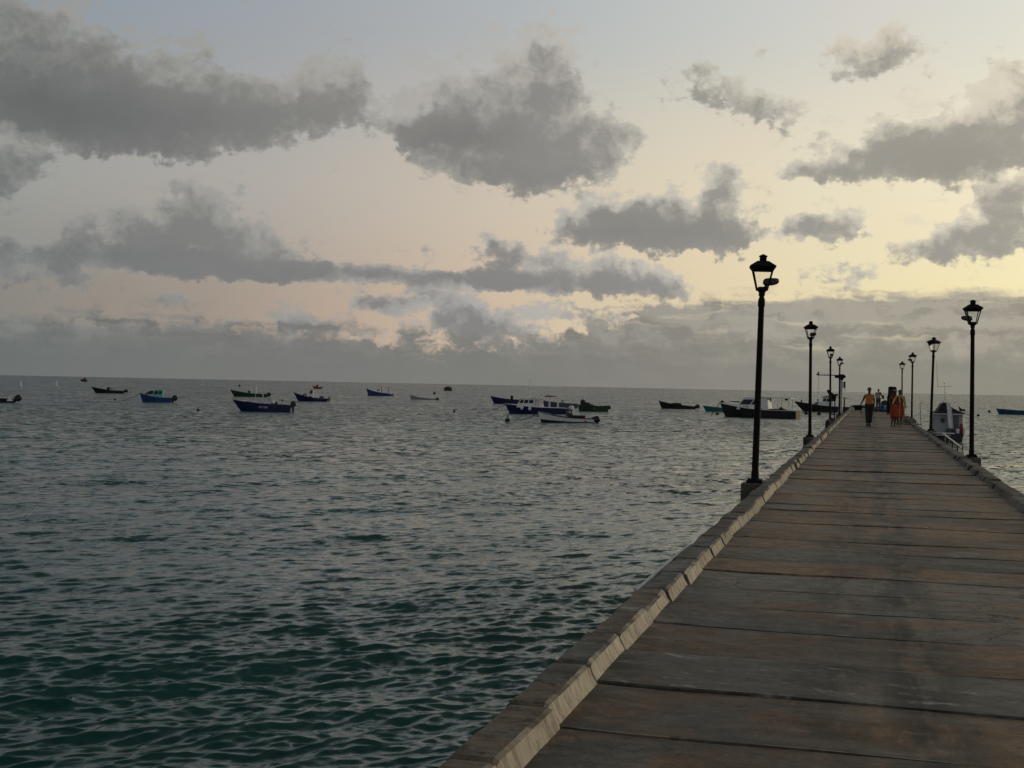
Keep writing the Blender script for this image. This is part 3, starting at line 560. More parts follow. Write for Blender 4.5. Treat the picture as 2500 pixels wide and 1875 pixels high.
# ------------------------------------------------------------------ boats
def hull_fn(L, B, fs, fm, fb, over):
    def S(t):
        s = max(0., (t - .38) / .62); bt = B / 2 * max(.025, (1 - s ** 2.5)) * (.84 + .16 * min(1, t / .35)); bw = B / 2 * max(.02, (1 - s ** 1.7)) * (.74 + .16 * min(1, t / .35))
        z = fm + (fs - fm) * max(0, 1 - t / .45) ** 1.6 + (fb - fm) * max(0, (t - .3) / .7) ** 2.1
        return bt, bw, z
    def xo(t, z): return -L / 2 + L * t + over * max(-.2, min(1.1, z / fb)) * t ** 4
    return S, xo
def make_hull(root, L, B, fs, fm, fb, over, mats, inner, rail, deck_from=None, transom=None, floor=.12, deckmat=None, two=None, N=22):
    S, xo = hull_fn(L, B, fs, fm, fb, over); rings = []
    ts = [k / N for k in range(N + 1)]
    for t in ts:
        bt, bw, z = S(t); q = []
        lev = [(0, -.34), (bw * .62, -.24), (bw, -.02), (bw + (bt - bw) * .3, z * .28), (bw + (bt - bw) * .68, z * .64), (bt, z)]
        side = [(xo(t, zz), y, zz) for y, zz in lev]
        q = [(p[0], -p[1], p[2]) for p in reversed(side)] + side[1:]
        rings.append(q)
    b = MB(); n = len(rings[0])
    for k in range(N):
        for i in range(n - 1):
            low_ = two is not None and i in (two)
            b.add([rings[k][i], rings[k][i + 1], rings[k + 1][i + 1], rings[k + 1][i]], [(0, 1, 2, 3)], 1 if low_ else 0)
    b.add(rings[0], [tuple(range(n))], 2 if transom else 0); b.add(rings[-1], [tuple(range(n))], 0)
    mm = [mats[0], mats[1] if len(mats) > 1 else mats[0], transom or mats[0]]
    o = b.build('hull', mm, root, smooth=False)
    bm = bmesh.new(); bm.from_mesh(o.data); bmesh.ops.remove_doubles(bm, verts=bm.verts, dist=.0005); bmesh.ops.recalc_face_normals(bm, faces=bm.faces); bm.to_mesh(o.data); bm.free()
    o.data.shade_smooth(); o.data.set_sharp_from_angle(angle=radians(35))
    # inner liner
    lim = deck_from if deck_from is not None else 1.0
    b = MB(); rr = []
    for t in ts:
        if t > .93: break
        bt, bw, z = S(t); bt2 = max(.01, bt - .05); bw2 = max(.008, min(bw, bt2) * .9 - .06)
        x = xo(t, z) if t else xo(0, z) + .04
        xf = min(x, xo(t, floor) - (.06 if t > .5 else -.04)); rr.append([(x, -bt2, z - .01), (xf, -bw2, floor), (xf, bw2, floor), (x, bt2, z - .01)])
    for k in range(len(rr) - 1):
        for i in range(3): b.add([rr[k][i], rr[k][i + 1], rr[k + 1][i + 1], rr[k + 1][i]], [(0, 1, 2, 3)])
    b.add(rr[0], [(0, 1, 2, 3)]); b.build('inner_liner', inner, root)
    # gunwale
    for sd in (-1, 1):
        b = MB(); q = []
        for t in ts:
            bt, bw, z = S(t); x = xo(t, z); y = sd * bt
            q.append([(x, y + .035 * sd, z - .035), (x, y + .035 * sd, z + .02), (x, y - .05 * sd, z + .02), (x, y - .05 * sd, z - .035)])
        b.loft(q); b.build('gunwale', rail, root)
    if deck_from is not None:
        b = MB(); q = []
        for t in [deck_from + (1 - deck_from) * k / 8 for k in range(9)]:
            bt, bw, z = S(t); x = xo(t, z); w = max(.01, bt - .03)
            q.append([(x, -w, z), (x, -w * .5, z + .05 * min(1, bt * 2)), (x, 0, z + .07 * min(1, bt * 2)), (x, w * .5, z + .05 * min(1, bt * 2)), (x, w, z), (x, 0, z - .03)])
        b.loft(q); b.build('bow_deck', deckmat or inner, root)
    return S, xo
def outboard(root, x, z, tilt=0., y=0., s=1., cowl=None):
    o = bpy.data.objects.new('outboard_motor', None)
    R = Matrix.Rotation(-tilt, 3, 'Y'); piv = Vector((x - .05, y, z))
    def Q(p): return piv + R @ (Vector(p) * s)
    b = MB(); rings = []
    for zz, lx, w in ((.02, .17, .13), (.06, .25, .17), (.22, .27, .18), (.38, .25, .165), (.46, .19, .12), (.49, .08, .05)):
        n = 12; rings.append([Q((-.22 + lx * cos(2 * pi * k / n) * (1.08 if cos(2 * pi * k / n) > 0 else .95), w * sin(2 * pi * k / n), zz)) for k in range(n)])
    b.loft(rings); c = b.build('outboard_motor', cowl or M['engine'], root, smooth=True)
    b = MB(); rg = []
    for zz, lx, w, xx in ((.03, .11, .07, -.2), (-.2, .09, .05, -.2), (-.5, .07, .035, -.2), (-.72, .06, .03, -.2)):
        n = 8; rg.append([Q((xx + lx * cos(2 * pi * k / n), w * sin(2 * pi * k / n), zz)) for k in range(n)])
    b.loft(rg); b.add([Q(p) for p in ((-.42, -.13, -.55), (-.02, -.1, -.55), (-.02, .1, -.55), (-.42, .13, -.55), (-.42, -.13, -.575), (-.02, -.1, -.575), (-.02, .1, -.575), (-.42, .13, -.575))], [(0, 1, 2, 3), (7, 6, 5, 4), (0, 4, 5, 1), (1, 5, 6, 2), (2, 6, 7, 3), (3, 7, 4, 0)])
    b.tube([Q((-.02, 0, -.72)), Q((-.12, 0, -.72)), Q((-.36, 0, -.72)), Q((-.42, 0, -.72))], [.015, .055, .05, .02], 8)
    b.box(Q((-.02, 0, -.02)), (.1 * s, .24 * s, .26 * s))
    b.build('motor_leg', M['engine'], c, smooth=True)
    b = MB()
    for k in range(3):
        a = 2 * pi * k / 3; ca, sa = cos(a), sin(a)
        b.add([Q((-.40, .02 * ca, -.72 + .02 * sa)), Q((-.43, .14 * ca - .05 * sa, -.72 + .14 * sa + .05 * ca)), Q((-.40, .15 * ca + .03 * sa, -.72 + .15 * sa - .03 * ca)), Q((-.385, .03 * ca, -.715 + .03 * sa))], [(0, 1, 2, 3), (3, 2, 1, 0)])
    b.build('propeller', M['steeld'], c)
    return c
def cabin(root, x0, x1, w, z0, z1, mat, slant=.35, back=.05, windows=((.1, .45), (.52, .9)), wz=(.5, .88), front=True, roof=None, roof_ext=(.1, .1), name='cabin'):
    """deckhouse between x0 (aft) and x1 (forward), windshield leaning back"""
    b = MB(); h = z1 - z0
    prof = [(x0, z0), (x1, z0), (x1 - slant * .25, z0 + h * .42), (x1 - slant, z1), (x0 + back, z1)]
    b.extrude(prof, 'y', -w / 2, w / 2); c = b.build(name, mat, root, bevel=.025)
    def fx(z):                                   # front edge at height z
        f = (z - z0) / h
        return x1 - slant * .25 * f / .42 if f < .42 else x1 - slant * .25 - (slant * .75) * (f - .42) / .58
    za, zb = z0 + h * wz[0], z0 + h * wz[1]
    for sd in (-1, 1):
        for a, bb in windows:
            q = []
            for z in (za, zb):
                f = fx(z) - .07; bk = x0 + back * (z - z0) / h + .05
                q.append((bk + (f - bk) * a, bk + (f - bk) * bb, z))
            y = sd * (w / 2 + .004); y2 = sd * (w / 2 - .01)
            ww = MB(); p = [(q[0][0], q[0][2]), (q[0][1], q[0][2]), (q[1][1], q[1][2]), (q[1][0], q[1][2])]
            ww.extrude(p, 'y', min(y, y2), max(y, y2)); ww.build('window', M['win'], c)
    if front:
        for a, bb in ((-.46, -.03), (.03, .46)):
            ww = MB(); e = .006; q = [(fx(za) + e, a * w, za), (fx(za) + e, bb * w, za), (fx(zb) + e, bb * w, zb), (fx(zb) + e, a * w, zb)]
            q2 = [(x - .03, y, z) for x, y, z in q]
            ww.loft([q, q2]); ww.build('window', M['win'], c)
    if roof:
        r = MB(); xa, xb = x0 - roof_ext[0], x1 - slant + roof_ext[1]
        r.extrude([(-w / 2 - .08, z1), (w / 2 + .08, z1), (w / 2 + .06, z1 + .05), (0, z1 + .10), (-w / 2 - .06, z1 + .05)], 'x', xa, xb)
        r.build('roof', roof, root, bevel=.015)
    return c
def letters(root, txt, x, y, z, size, mat, ry=0.):
    cu = bpy.data.curves.new('t', 'FONT'); cu.body = txt; cu.size = size; cu.align_x = 'CENTER'; cu.extrude = .004; cu.resolution_u = 3
    o = bpy.data.objects.new('registration_number', cu); COL.objects.link(o)
    dg = bpy.context.evaluated_depsgraph_get(); me = bpy.data.meshes.new_from_object(o.evaluated_get(dg)); bpy.data.objects.remove(o)
    me.name = 'registration_number'; me.materials.clear(); me.materials.append(mat)
    o = bpy.data.objects.new('registration_number', me); COL.objects.link(o); o.parent = root
    o.location = (x, y, z); o.rotation_euler = (pi / 2, 0, ry)
    return o
def boat_root(key, name, label, cat='boat', group='boats moored off the pier', dz=0.):
    x, y, a, L = POS[key]
    return thing(name, label, cat, (x, y, SEA + dz), a, group), L
def thwarts(root, S, xo, xs, L, mat=None):
    for t in xs:
        bt, bw, z = S(t); b = MB(); b.box((xo(t, z * .7), 0, z - .16), (.24, 2 * (bt - .06), .035)); b.build('thwart', mat or M['wood'], root, bevel=.006)
def rope(name, label, p0, p1, sag=.3, r=.02, n=10):
    p0, p1 = Vector(p0), Vector(p1); b = MB()
    b.tube([p0.lerp(p1, k / n) - Vector((0, 0, sag * 4 * (k / n) * (1 - k / n))) for k in range(n + 1)], r, 6)
    return tag(b.build(name, M['rope'], None, smooth=True), label, 'rope')
# port side (+y) of a boat heading left faces the camera: heading ~ -x world -> +y local is toward -Y world (the camera)

# navy open boat
r, L = boat_root('navy', 'fishing_boat', 'open navy fishing boat with a high raked bow and registration lettering on its side', 'fishing boat')
S, xo = make_hull(r, L, 1.75, .78, .86, 1.28, .95, [M['navy'], M['navy']], M['white'], M['navy'], deck_from=.84, deckmat=M['white'])
thwarts(r, S, xo, (.2, .45, .66), L, M['white']); outboard(r, -L / 2 + .02, .62, 0, s=1.25)
b = MB(); b.box((-L * .17, 0, .75), (.6, .7, .75)); b.box((-L * .17 + .1, 0, 1.2), (.12, .6, .25)); b.build('console', M['black'], r, bevel=.05)
b = MB(); b.ell((-L * .17 + .05, .36, 1.12), (.18, .1, .22)); b.build('life_ring', M['white'], r, smooth=True)
letters(r, 'OT 026', 0.2, S(.5)[0] + .012, .42, .3, M['white'], pi)
# thin dark open boat
r, L = boat_root('longdark', 'fishing_boat', 'long thin black open boat with tilted outboard, just left of the turquoise cabin boat', 'fishing boat')
S, xo = make_hull(r, L, 1.6, .55, .62, 1.35, .9, [M['hull_black']], M['hull_black'], M['hull_black'], two=None)
thwarts(r, S, xo, (.25, .7), L); outboard(r, -L / 2 - .05, .62, 1.0, s=1.35)
b = MB(); b.box((.3, .1, .95), (.5, .6, .7)); b.tube([(.3, 0, 1.2), (-.6, 0, 1.05)], .07, 8); b.build('console', M['black'], r, bevel=.05)
# blue boat with turquoise cabin
r, L = boat_root('bluecab', 'cabin_boat', 'small blue boat with a turquoise cabin and dark windshield, moored by a bow line', 'boat')
S, xo = make_hull(r, L, 1.6, .58, .68, 1.28, .4, [M['blue']], M['slate'], M['navy'], deck_from=.62, deckmat=M['white'])
cabin(r, -L * .22, L * .18, 1.15, .55, 1.75, M['turq'], .45, .0, ((.1, .42), (.5, .95)), roof=M['turq'], roof_ext=(.12, .25))
b = MB(); b.extrude([(L * .08, 1.1), (L * .42, 1.12), (L * .30, 1.5), (L * .12, 1.72)], 'y', -.5, .5); b.build('windshield', M['win'], r, bevel=.04)
outboard(r, -L / 2 - .02, .5, .55, s=1.5); q = POS['bluecab']
rope('mooring_line', 'dark mooring line from the bow of the turquoise cabin boat down to the water', (q[0] + cos(q[2]) * (L / 2 + .35), q[1] + sin(q[2]) * (L / 2 + .35), SEA + 1.2), (q[0] - 4.3, q[1] - 3.4, SEA + .05), .25, .03)
# green boat with white frame
r, L = boat_root('green', 'fishing_boat', 'green open boat with a white pipe frame and white stern post, outboard tilted up', 'fishing boat')
S, xo = make_hull(r, L, 2.0, .62, .7, 1.42, .85, [M['green']], M['grey'], M['grey'], deck_from=.82)
b = MB()
for sx in (0, -1.05):
    for sy in (-.6, .6): b.tube([(sx, sy, .4), (sx, sy, 2.05)], .045, 8)
for sy in (-.6, .6): b.tube([(0, sy, 2.05), (-1.05, sy, 2.05)], .045, 8)
b.tube([(0, -.6, 2.05), (0, .6, 2.05)], .045, 8); b.tube([(-1.05, -.6, 2.05), (-1.05, .6, 2.05)], .045, 8); b.build('pipe_frame', M['white'], r, smooth=True)
b = MB(); b.box((-L * .36, .94, .33), (.22, .04, .62)); b.build('side_panel', M['white'], r)
b = MB(); b.box((-1.0, .98, .42), (.12, .03, .75)); b.build('side_stripe', M['white'], r)
b = MB(); b.box((.35, .1, .95), (.5, .5, .6)); b.build('console', M['hull_black'], r, bevel=.04)
thwarts(r, S, xo, (.3, .62), L, M['grey']); outboard(r, -L / 2 + .3, .62, 1.0, s=1.55)
# far red boat
r, L = boat_root('farred2', 'red_boat', 'small bright red boat far out near the horizon with a low cabin', 'boat')
S, xo = make_hull(r, L, 1.5, .75, .85, 1.3, .3, [M['red']], M['red'], M['red'], deck_from=.55, deckmat=M['red'])
cabin(r, -L * .15, L * .18, 1.0, .8, 1.75, M['red'], .3); outboard(r, -L / 2, .5, .3, s=1.2)
b = MB(); b.box((.1, 0, 2.0), (.3, .3, .4)); b.build('roof_box', M['grey'], r, bevel=.03)
r, L = boat_root('farred1', 'dark_red_boat', 'dark red and black boat farthest left on the horizon line', 'boat')
S, xo = make_hull(r, L, 1.9, 1.0, 1.1, 1.9, .5, [M['dred']], M['hull_black'], M['hull_black'], deck_from=.55, deckmat=M['dred'])
cabin(r, -L * .3, L * .15, 1.4, 1.0, 2.4, M['dred'], .4, roof=M['red'], roof_ext=(.1, .2))
r, L = boat_root('farbrown', 'brown_boat', 'dark brown boxy boat far out below the horizon, above the motor of the grey skiff', 'boat')
S, xo = make_hull(r, L, 1.9, 1.0, 1.1, 1.6, .4, [M['maroon']], M['hull_black'], M['maroon'], deck_from=.5, deckmat=M['maroon'])
cabin(r, -L * .4, L * .22, 1.5, .95, 2.0, M['maroon'], .3, roof=M['maroon'], roof_ext=(.2, .1)); outboard(r, -L / 2, .6, .3, s=1.2)
# navy boat with white wheelhouse
r, L = boat_root('navycab', 'cabin_boat', 'navy boat with small white wheelhouse, curved white frame and tyres on its side', 'boat')
S, xo = make_hull(r, L, 1.8, .52, .6, 1.5, .85, [M['navy']], M['grey'], M['grey'], deck_from=.7, deckmat=M['white'])
cabin(r, -.1, .95, 1.1, .5, 2.1, M['white'], .4, .0, ((.15, .85),), roof=M['grey'], roof_ext=(.3, .15))
b = MB(); b.tube([(-.5, .5, .55), (-.62, .5, 1.4), (-.4, .5, 1.95), (.1, .5, 2.2)], .05, 8); b.tube([(-.5, -.5, .55), (-.62, -.5, 1.4), (-.4, -.5, 1.95), (.1, -.5, 2.2)], .05, 8); b.build('arch_frame', M['white'], r, smooth=True)
for x, z in ((1.35, 1.02), (.35, .62)):
    b = MB(); tor = [[Vector((x + (.2 + .1 * cos(v)) * cos(u), .93 + .1 * sin(v) * .7, z + (.2 + .1 * cos(v)) * sin(u))) for v in np.linspace(0, 2 * pi, 8, endpoint=False)] for u in np.linspace(0, 2 * pi, 17)]
    b.loft(tor, cap=False); b.build('tyre', M['rubber'], r, smooth=True)
outboard(r, -L / 2 - .0, .42, .2, s=1.1, cowl=M['grey']); b = MB(); b.box((-1.5, .1, .7), (.7, .6, .4)); b.build('gear_box', M['hull_black'], r, bevel=.08)
# blue boat with canopy
r, L = boat_root('bluecan', 'cabin_boat', 'blue boat with white deckhouse under a thin pale canopy, left of the grey skiff', 'boat')
S, xo = make_hull(r, L, 1.9, .5, .85, 1.9, .45, [M['blue'], M['blue']], M['white'], M['white'], deck_from=.55, deckmat=M['white'])
cabin(r, -.1, 1.1, 1.2, .85, 1.75, M['white'], .3, .0, ((.15, .85),))
b = MB(); b.box((-1.4, 0, 2.35), (2.9, 1.3, .07)); cp = b.build('canopy', M['cream'], r)
for x in (-.35, -2.2):
    for y in (-.5, .5): b = MB(); b.tube([(x, y, .4), (x, y, 2.32)], .04, 6); b.build('post', M['steeld'], cp)
outboard(r, -L / 2 - .1, .5, .5, s=1.3, cowl=M['white'])
# grey skiff
r, L = boat_root('grey', 'skiff', 'pale grey low skiff sitting stern-low with its black motor tilted up', 'skiff')
S, xo = make_hull(r, L, 1.5, .12, .32, 1.0, .15, [M['grey'], M['hull_black']], M['slate'], M['grey'], two=(3, 4, 5, 6), floor=.02)
outboard(r, -L / 2 - .1, .25, 1.15, s=1.35)
# dark blue boat behind the launch
r, L = boat_root('dblue', 'fishing_boat', 'dark blue open boat half hidden behind the bow of the white cabin launch', 'fishing boat')
S, xo = make_hull(r, L, 1.8, .75, .85, 1.4, .7, [M['navy']], M['navy'], M['navy'], deck_from=.84)
b = MB(); b.box((-.9, 0, 1.15), (.45, .6, .8)); b.build('console', M['black'], r, bevel=.08); outboard(r, -L / 2, .6, 0, s=1.1)
# launch with cabin and awning
r, L = boat_root('launch', 'cabin_launch', 'navy hulled launch with a white windowed cabin, long pale awning and tall thin mast', 'launch', 'cabin launches')
S, xo = make_hull(r, L, 2.2, .78, .82, 1.2, .55, [M['navy'], M['navy']], M['white'], M['white'], deck_from=.62, deckmat=M['white'])
cabin(r, .45, 2.75, 1.6, .75, 1.85, M['white'], .55, .0, ((.08, .36), (.42, .68), (.74, .97)), roof=M['cream'], roof_ext=(.1, .2))
b = MB(); b.extrude([(-2.9, 2.0), (.9, 2.08), (.9, 2.14), (-2.9, 2.08)], 'y', -.95, .95); aw = b.build('awning', M['cream'], r)
for x in (.2, -1.3, -2.35):
    for y in (-.85, .85): b = MB(); b.tube([(x, y, .7), (x, y, 2.02)], .035, 6); b.build('post', M['white'], aw)
b = MB(); b.box((-.25, .35, 1.3), (.55, .5, 1.15)); b.build('engine_casing', M['cream'], r, bevel=.04)
b = MB(); b.box((.18, -.1, 1.2), (.5, .9, 1.2)); b.build('bulkhead', M['white'], r, bevel=.03)
b = MB(); b.box((-1.2, 0, 2.2), (1.0, .5, .14)); b.tube([(-.9, -.2, 2.28), (-2.2, .2, 2.2)], .05, 6); b.build('roof_gear', M['dred'], r, bevel=.03)
b = MB(); b.tube([(1.15, 0, 2.0), (1.15, 0, 3.5), (1.15, 0, 4.2)], [.05, .035, .02], 8); b.box((1.15, 0, 2.5), (.35, .1, .05)); b.box((1.15, 0, 3.1), (.16, .16, .12)); b.ell((1.15, 0, 4.22), (.1, .1, .07)); b.build('mast', M['white'], r, smooth=True)
for x in (2.05, 1.05):
    bt, bw, z = S((x + L / 2) / L); b = MB(); b.ell((x, bt + .12, z - .28), (.2, .14, .24)); b.tube([(x, bt + .1, z - .1), (x, bt, z + .05)], .015, 5); b.build('fender', M['white'], r, smooth=True)
outboard(r, -L / 2 - .05, .55, 0, s=1.15, cowl=M['white'])
b = MB(); b.box((-L / 2 + .2, .55, .5), (.4, .5, .8)); b.build('stern_box', M['hull_black'], r, bevel=.04)
q = POS['launch']; rope('mooring_line', 'slack dark line hanging from the bow of the white cabin launch', (q[0] + cos(q[2]) * (L / 2 + .5), q[1] + sin(q[2]) * (L / 2 + .5), SEA + 1.1), (q[0] - 7.0, q[1] - 3.4, SEA + .05), .3, .03)
# slate hull behind
r, L = boat_root('behind', 'fishing_boat', 'slate blue open boat seen through the posts of the awning launch', 'fishing boat')
S, xo = make_hull(r, L, 1.8, .62, .68, 1.15, .6, [M['slate']], M['white'], M['navy'], deck_from=.8); thwarts(r, S, xo, (.3, .6), L)
b = MB(); b.box((-.2, 0, 1.0), (.5, .5, .5)); b.build('console', M['grey'], r, bevel=.05)
# green double-motor boat
r, L = boat_root('greend', 'fishing_boat', 'dark green boat with a tall black covered lump at its bow', 'fishing boat')
S, xo = make_hull(r, L, 1.6, .85, .78, .95, .15, [M['green']], M['green'], M['green'], deck_from=.7, deckmat=M['green'])
b = MB(); b.ell((L * .36, 0, 1.15), (.42, .5, .55), R=Matrix.Rotation(.3, 3, 'Y')); b.ell((L * .22, .05, .95), (.5, .5, .35)); b.ell((L * .08, 0, .82), (.4, .45, .2)); b.build('tarp_cover', M['canvas'], r, smooth=True)
outboard(r, -L / 2 + .25, .65, .9, s=1.0); b = MB(); b.ell((-.2, .78, .42), (.09, .03, .09)); b.build('side_disc', M['grey'], r)
# black and white skiff
r, L = boat_root('skiff', 'skiff', 'low skiff with a broad white side band over a black bottom, nearest moored boat', 'skiff')
S, xo = make_hull(r, L, 1.55, .42, .48, 1.05, .35, [M['white'], M['hull_black']], M['hull_black'], M['hull_black'], two=(2, 3, 4, 5, 6, 7), deck_from=.8, deckmat=M['slate'])
outboard(r, -L / 2 + .2, .45, 1.05, s=1.25); thwarts(r, S, xo, (.3, .62), L, M['hull_black'])
b = MB(); b.extrude([(-1.95, -.02), (-1.55, -.02), (-1.75, .32)], 'y', .70, .76); b.build('red_mark', M['red'], r)
b = MB(); b.box((-.9, 0, .62), (1.6, 1.1, .22)); b.ell((-.2, 0, .75), (.35, .4, .2)); b.build('net_heap', M['canvas'], r, bevel=.06)
b = MB(); b.tube([(-.15, .3, .5), (-.15, .3, 1.25)], .03, 6); b.tube([(.15, -.3, .5), (.15, -.3, 1.3)], .03, 6); b.box((0, 0, .85), (.3, .5, .5)); b.build('console', M['slate'], r, bevel=.03)
# black open boat
r, L = boat_root('blackopen', 'fishing_boat', 'plain black open boat with high pointed bow, left of the half hidden teal dinghy', 'fishing boat')
S, xo = make_hull(r, L, 1.7, .42, .62, 1.35, .55, [M['hull_black']], M['hull_black'], M['hull_black'], deck_from=.6)
outboard(r, -L / 2 + .1, .5, .85, s=1.35)
b = MB(); b.ell((.4, 0, .8), (1.0, .6, .25)); b.build('net_heap', M['canvas'], r, smooth=True)
# teal boat
r, L = boat_root('teal', 'dinghy', 'teal dinghy partly hidden by the bow of the big black and white launch', 'dinghy')
S, xo = make_hull(r, L, 1.6, .55, .6, .9, .5, [M['teal']], M['grey'], M['teal'], deck_from=.85); thwarts(r, S, xo, (.3, .6), L)
# big launch
r, L = boat_root('big', 'cabin_launch', 'big launch with black hull, white cabin, long white canopy and bare wooden transom', 'launch', 'cabin launches')
S, xo = make_hull(r, L, 2.75, .98, 1.0, 1.75, .75, [M['hull_black'], M['hull_black']], M['grey'], M['white'], deck_from=.55, deckmat=M['white'], transom=M['wood'], N=26)
b = MB(); q = []
for t in [.47 + .50 * k / 8 for k in range(9)]:          # white bulwark raised above the black sheer
    bt, bw, z = S(t); x = xo(t, z); hh = .38 * (1 - ((t - .47) / .53)) + .10; w = max(.03, bt - .02)
    q.append([(x, -w, z), (x, -w * .8, z + hh), (x, w * .8, z + hh), (x, w, z)])
b.loft(q); b.build('raised_foredeck', M['white'], r, bevel=.02)
cabin(r, -.35, 3.0, 1.9, .98, 2.52, M['white'], 1.0, -.75, ((.30, .52), (.56, .97)), wz=(.42, .84), roof=M['white'], roof_ext=(.0, .25))
b = MB(); b.extrude([(-4.0, 2.44), (-.2, 2.55), (-.2, 2.66), (-4.0, 2.60)], 'y', -1.05, 1.05); cn = b.build('canopy', M['cream'], r, bevel=.02)
for x in (-2.35, -3.75):
    for y in (-.95, .95): b = MB(); b.tube([(x, y, .95), (x, y, 2.5)], .03, 6); b.build('post', M['steel'], cn)
b = MB(); b.box((-1.3, .5, 2.25), (.14, .14, .38)); b.build('lamp', M['black'], cn); b = MB(); b.ell((-3.3, .4, 2.36), (.22, .2, .14)); b.build('life_vest', M['black'], cn)
b = MB(); b.box((-2.0, 0, .9), (2.2, 1.5, .5)); b.extrude([(-3.0, 1.1), (-2.3, 1.1), (-2.5, 1.42)], 'y', -.4, .4); b.build('engine_casing', M['canvas'], r, bevel=.05)
b = MB(); b.extrude([(-1.2, 1.0), (-.2, 1.0), (-.2, 2.5), (-.95, 2.5)], 'y', -.93, .93); b.build('aft_screen', M['white'], r)
letters(r, 'P 205', 1.7, S(.68)[0] - .03, 1.26, .34, M['black'], pi - .10)
b = MB(); b.box((L / 2 + .4, 0, 1.85), (.5, .18, .16)); b.ell((L / 2 + .45, .05, 1.95), (.2, .12, .12)); b.build('anchor_roller', M['black'], r, bevel=.02)
b = MB(); b.extrude([(3.0, 1.85), (4.0, 1.95), (3.95, 2.02), (2.9, 2.0)], 'y', -.35, .35); b.build('deck_hatch', M['black'], r)
q = POS['big']; rope('mooring_line', 'pale mooring line dropping from the bow of the big black and white launch', (q[0] + cos(q[2]) * (L / 2 + .75), q[1] + sin(q[2]) * (L / 2 + .75), SEA + 1.8), (q[0] + cos(q[2]) * (L / 2 + 1.5) - .4, q[1] + sin(q[2]) * (L / 2 + 1.0), SEA + .05), .02, .045)
# second launch, behind the lamps
r, L = boat_root('big2', 'cabin_launch', 'black launch with low white wheelhouse and a tilted dark board on its roof', 'launch', 'cabin launches')
S, xo = make_hull(r, L, 2.3, .85, .95, 1.7, 1.6, [M['hull_black'], M['hull_black']], M['hull_black'], M['hull_black'], deck_from=.6, deckmat=M['hull_black'])
cabin(r, .7, 2.7, 1.5, .95, 1.75, M['white'], .9, .0, ((.55, .72), (.76, .95)), wz=(.2, .85))
cabin(r, -1.1, 1.0, 1.6, .95, 2.45, M['white'], .25, .1, ((.08, .30), (.36, .62), (.68, .95)), wz=(.55, .9), roof=M['steeld'], roof_ext=(1.4, .3), name='wheelhouse')
b = MB(); b.extrude([(.9, 2.6), (-1.6, 3.15), (-1.65, 2.75), (-.6, 2.62)], 'y', -.5, .5); b.build('roof_board', M['canvas'], r)
letters(r, 'P 117', -.2, .81, 1.22, .3, M['black'], pi)
b = MB(); b.tube([(-.35, 0, 2.5), (-.3, 0, 4.4), (-.5, 0, 6.2)], [.03, .02, .008], 6); b.ell((-.33, 0, 3.4), (.09, .09, .09)); b.build('antenna', M['steeld'], r, smooth=True)
b = MB(); b.tube([(L / 2 + .3, 0, 1.6), (L / 2 + .3, 0, 1.95)], .12, 8); b.build('bow_bitt', M['black'], r)
# teal boat far right
r, L = boat_root('rteal', 'fishing_boat', 'long dark teal open boat at the right edge of the photo beyond the pier', 'fishing boat')
S, xo = make_hull(r, L, 1.7, .72, .78, 1.05, .55, [M['teal'] if False else paint('hull_petrol', (.012, .07, .12), .45, .35, 1.3)], M['navy'], M['grey'], deck_from=.85); thwarts(r, S, xo, (.3, .6), L)
# cut off boat at left edge
r, L = boat_root('cut', 'motor_boat', 'black and white motor boat cut off by the left edge of the photo', 'motor boat')
S, xo = make_hull(r, L, 1.8, .55, .6, 1.2, .6, [M['hull_black'], M['hull_black']], M['white'], M['white'], deck_from=.6, deckmat=M['white'])
outboard(r, -L / 2 + .1, .55, .8, s=1.6); b = MB(); b.extrude([(-L / 2 + .1, .2), (-L / 2 + .9, .2), (-L / 2 + .6, .8)], 'y', .8, .9); b.build('stern_flash', M['white'], r)
b = MB(); b.box((-.3, 0, .9), (.8, .7, .7)); b.ell((-.3, 0, 1.3), (.5, .4, .2)); b.build('console', M['black'], r, bevel=.05)
# tiny dark dinghy right
r, L = boat_root('dingh', 'dinghy', 'tiny dark red dinghy right of the cabin boat moored by the pier', 'dinghy')
S, xo = make_hull(r, 1.2, .8, .28, .32, .95, .25, [M['maroon']], M['hull_black'], M['maroon'], deck_from=.7)
thwarts(r, S, xo, (.4,), 1.2)

# cabin boat moored end-on right of the pier
r = thing('moored_cabin_boat', 'grey cabin boat with dark pitched canvas top, moored end-on right of the pier', 'boat', (5.75, 103.2, SEA), pi / 2, 'boats moored off the pier')
L = 6.6; S, xo = make_hull(r, L, 2.45, .66, .75, 1.25, .6, [M['hull_black'], M['hull_black']], M['grey'], M['white'], deck_from=.6, deckmat=M['white'], floor=.3)
b = MB(); b.extrude([(-2.3, .62), (2.2, .7), (1.9, 2.05), (-2.2, 2.05)], 'y', -1.03, 1.08); cb = b.build('cabin', M['grey'], r, bevel=.06)
b = MB(); b.box((-2.30, .38, 1.55), (.05, .26, .30)); b.build('window', M['win'], cb)
b = MB(); b.box((-2.26, -.45, 1.3), (.05, .55, 1.2)); b.build('door', paint('door_grey', (.10, .105, .11), .5, .3, 2), cb)
b = MB(); b.loft([[(-2.4, -1.15, 2.05), (-2.4, -.2, 2.52), (-2.4, .15, 2.86), (-2.4, .42, 2.86), (-2.4, .8, 2.2), (-2.4, 1.1, 2.05)], [(2.1, -1.1, 2.05), (2.1, -.2, 2.45), (2.1, .15, 2.7), (2.1, .4, 2.7), (2.1, .75, 2.2), (2.1, 1.05, 2.05)]]); b.build('canvas_top', M['canvas'], r)
b = MB(); b.box((-.2, 0, 2.02), (4.6, 2.35, .05)); b.build('roof_edge', M['white'], r)
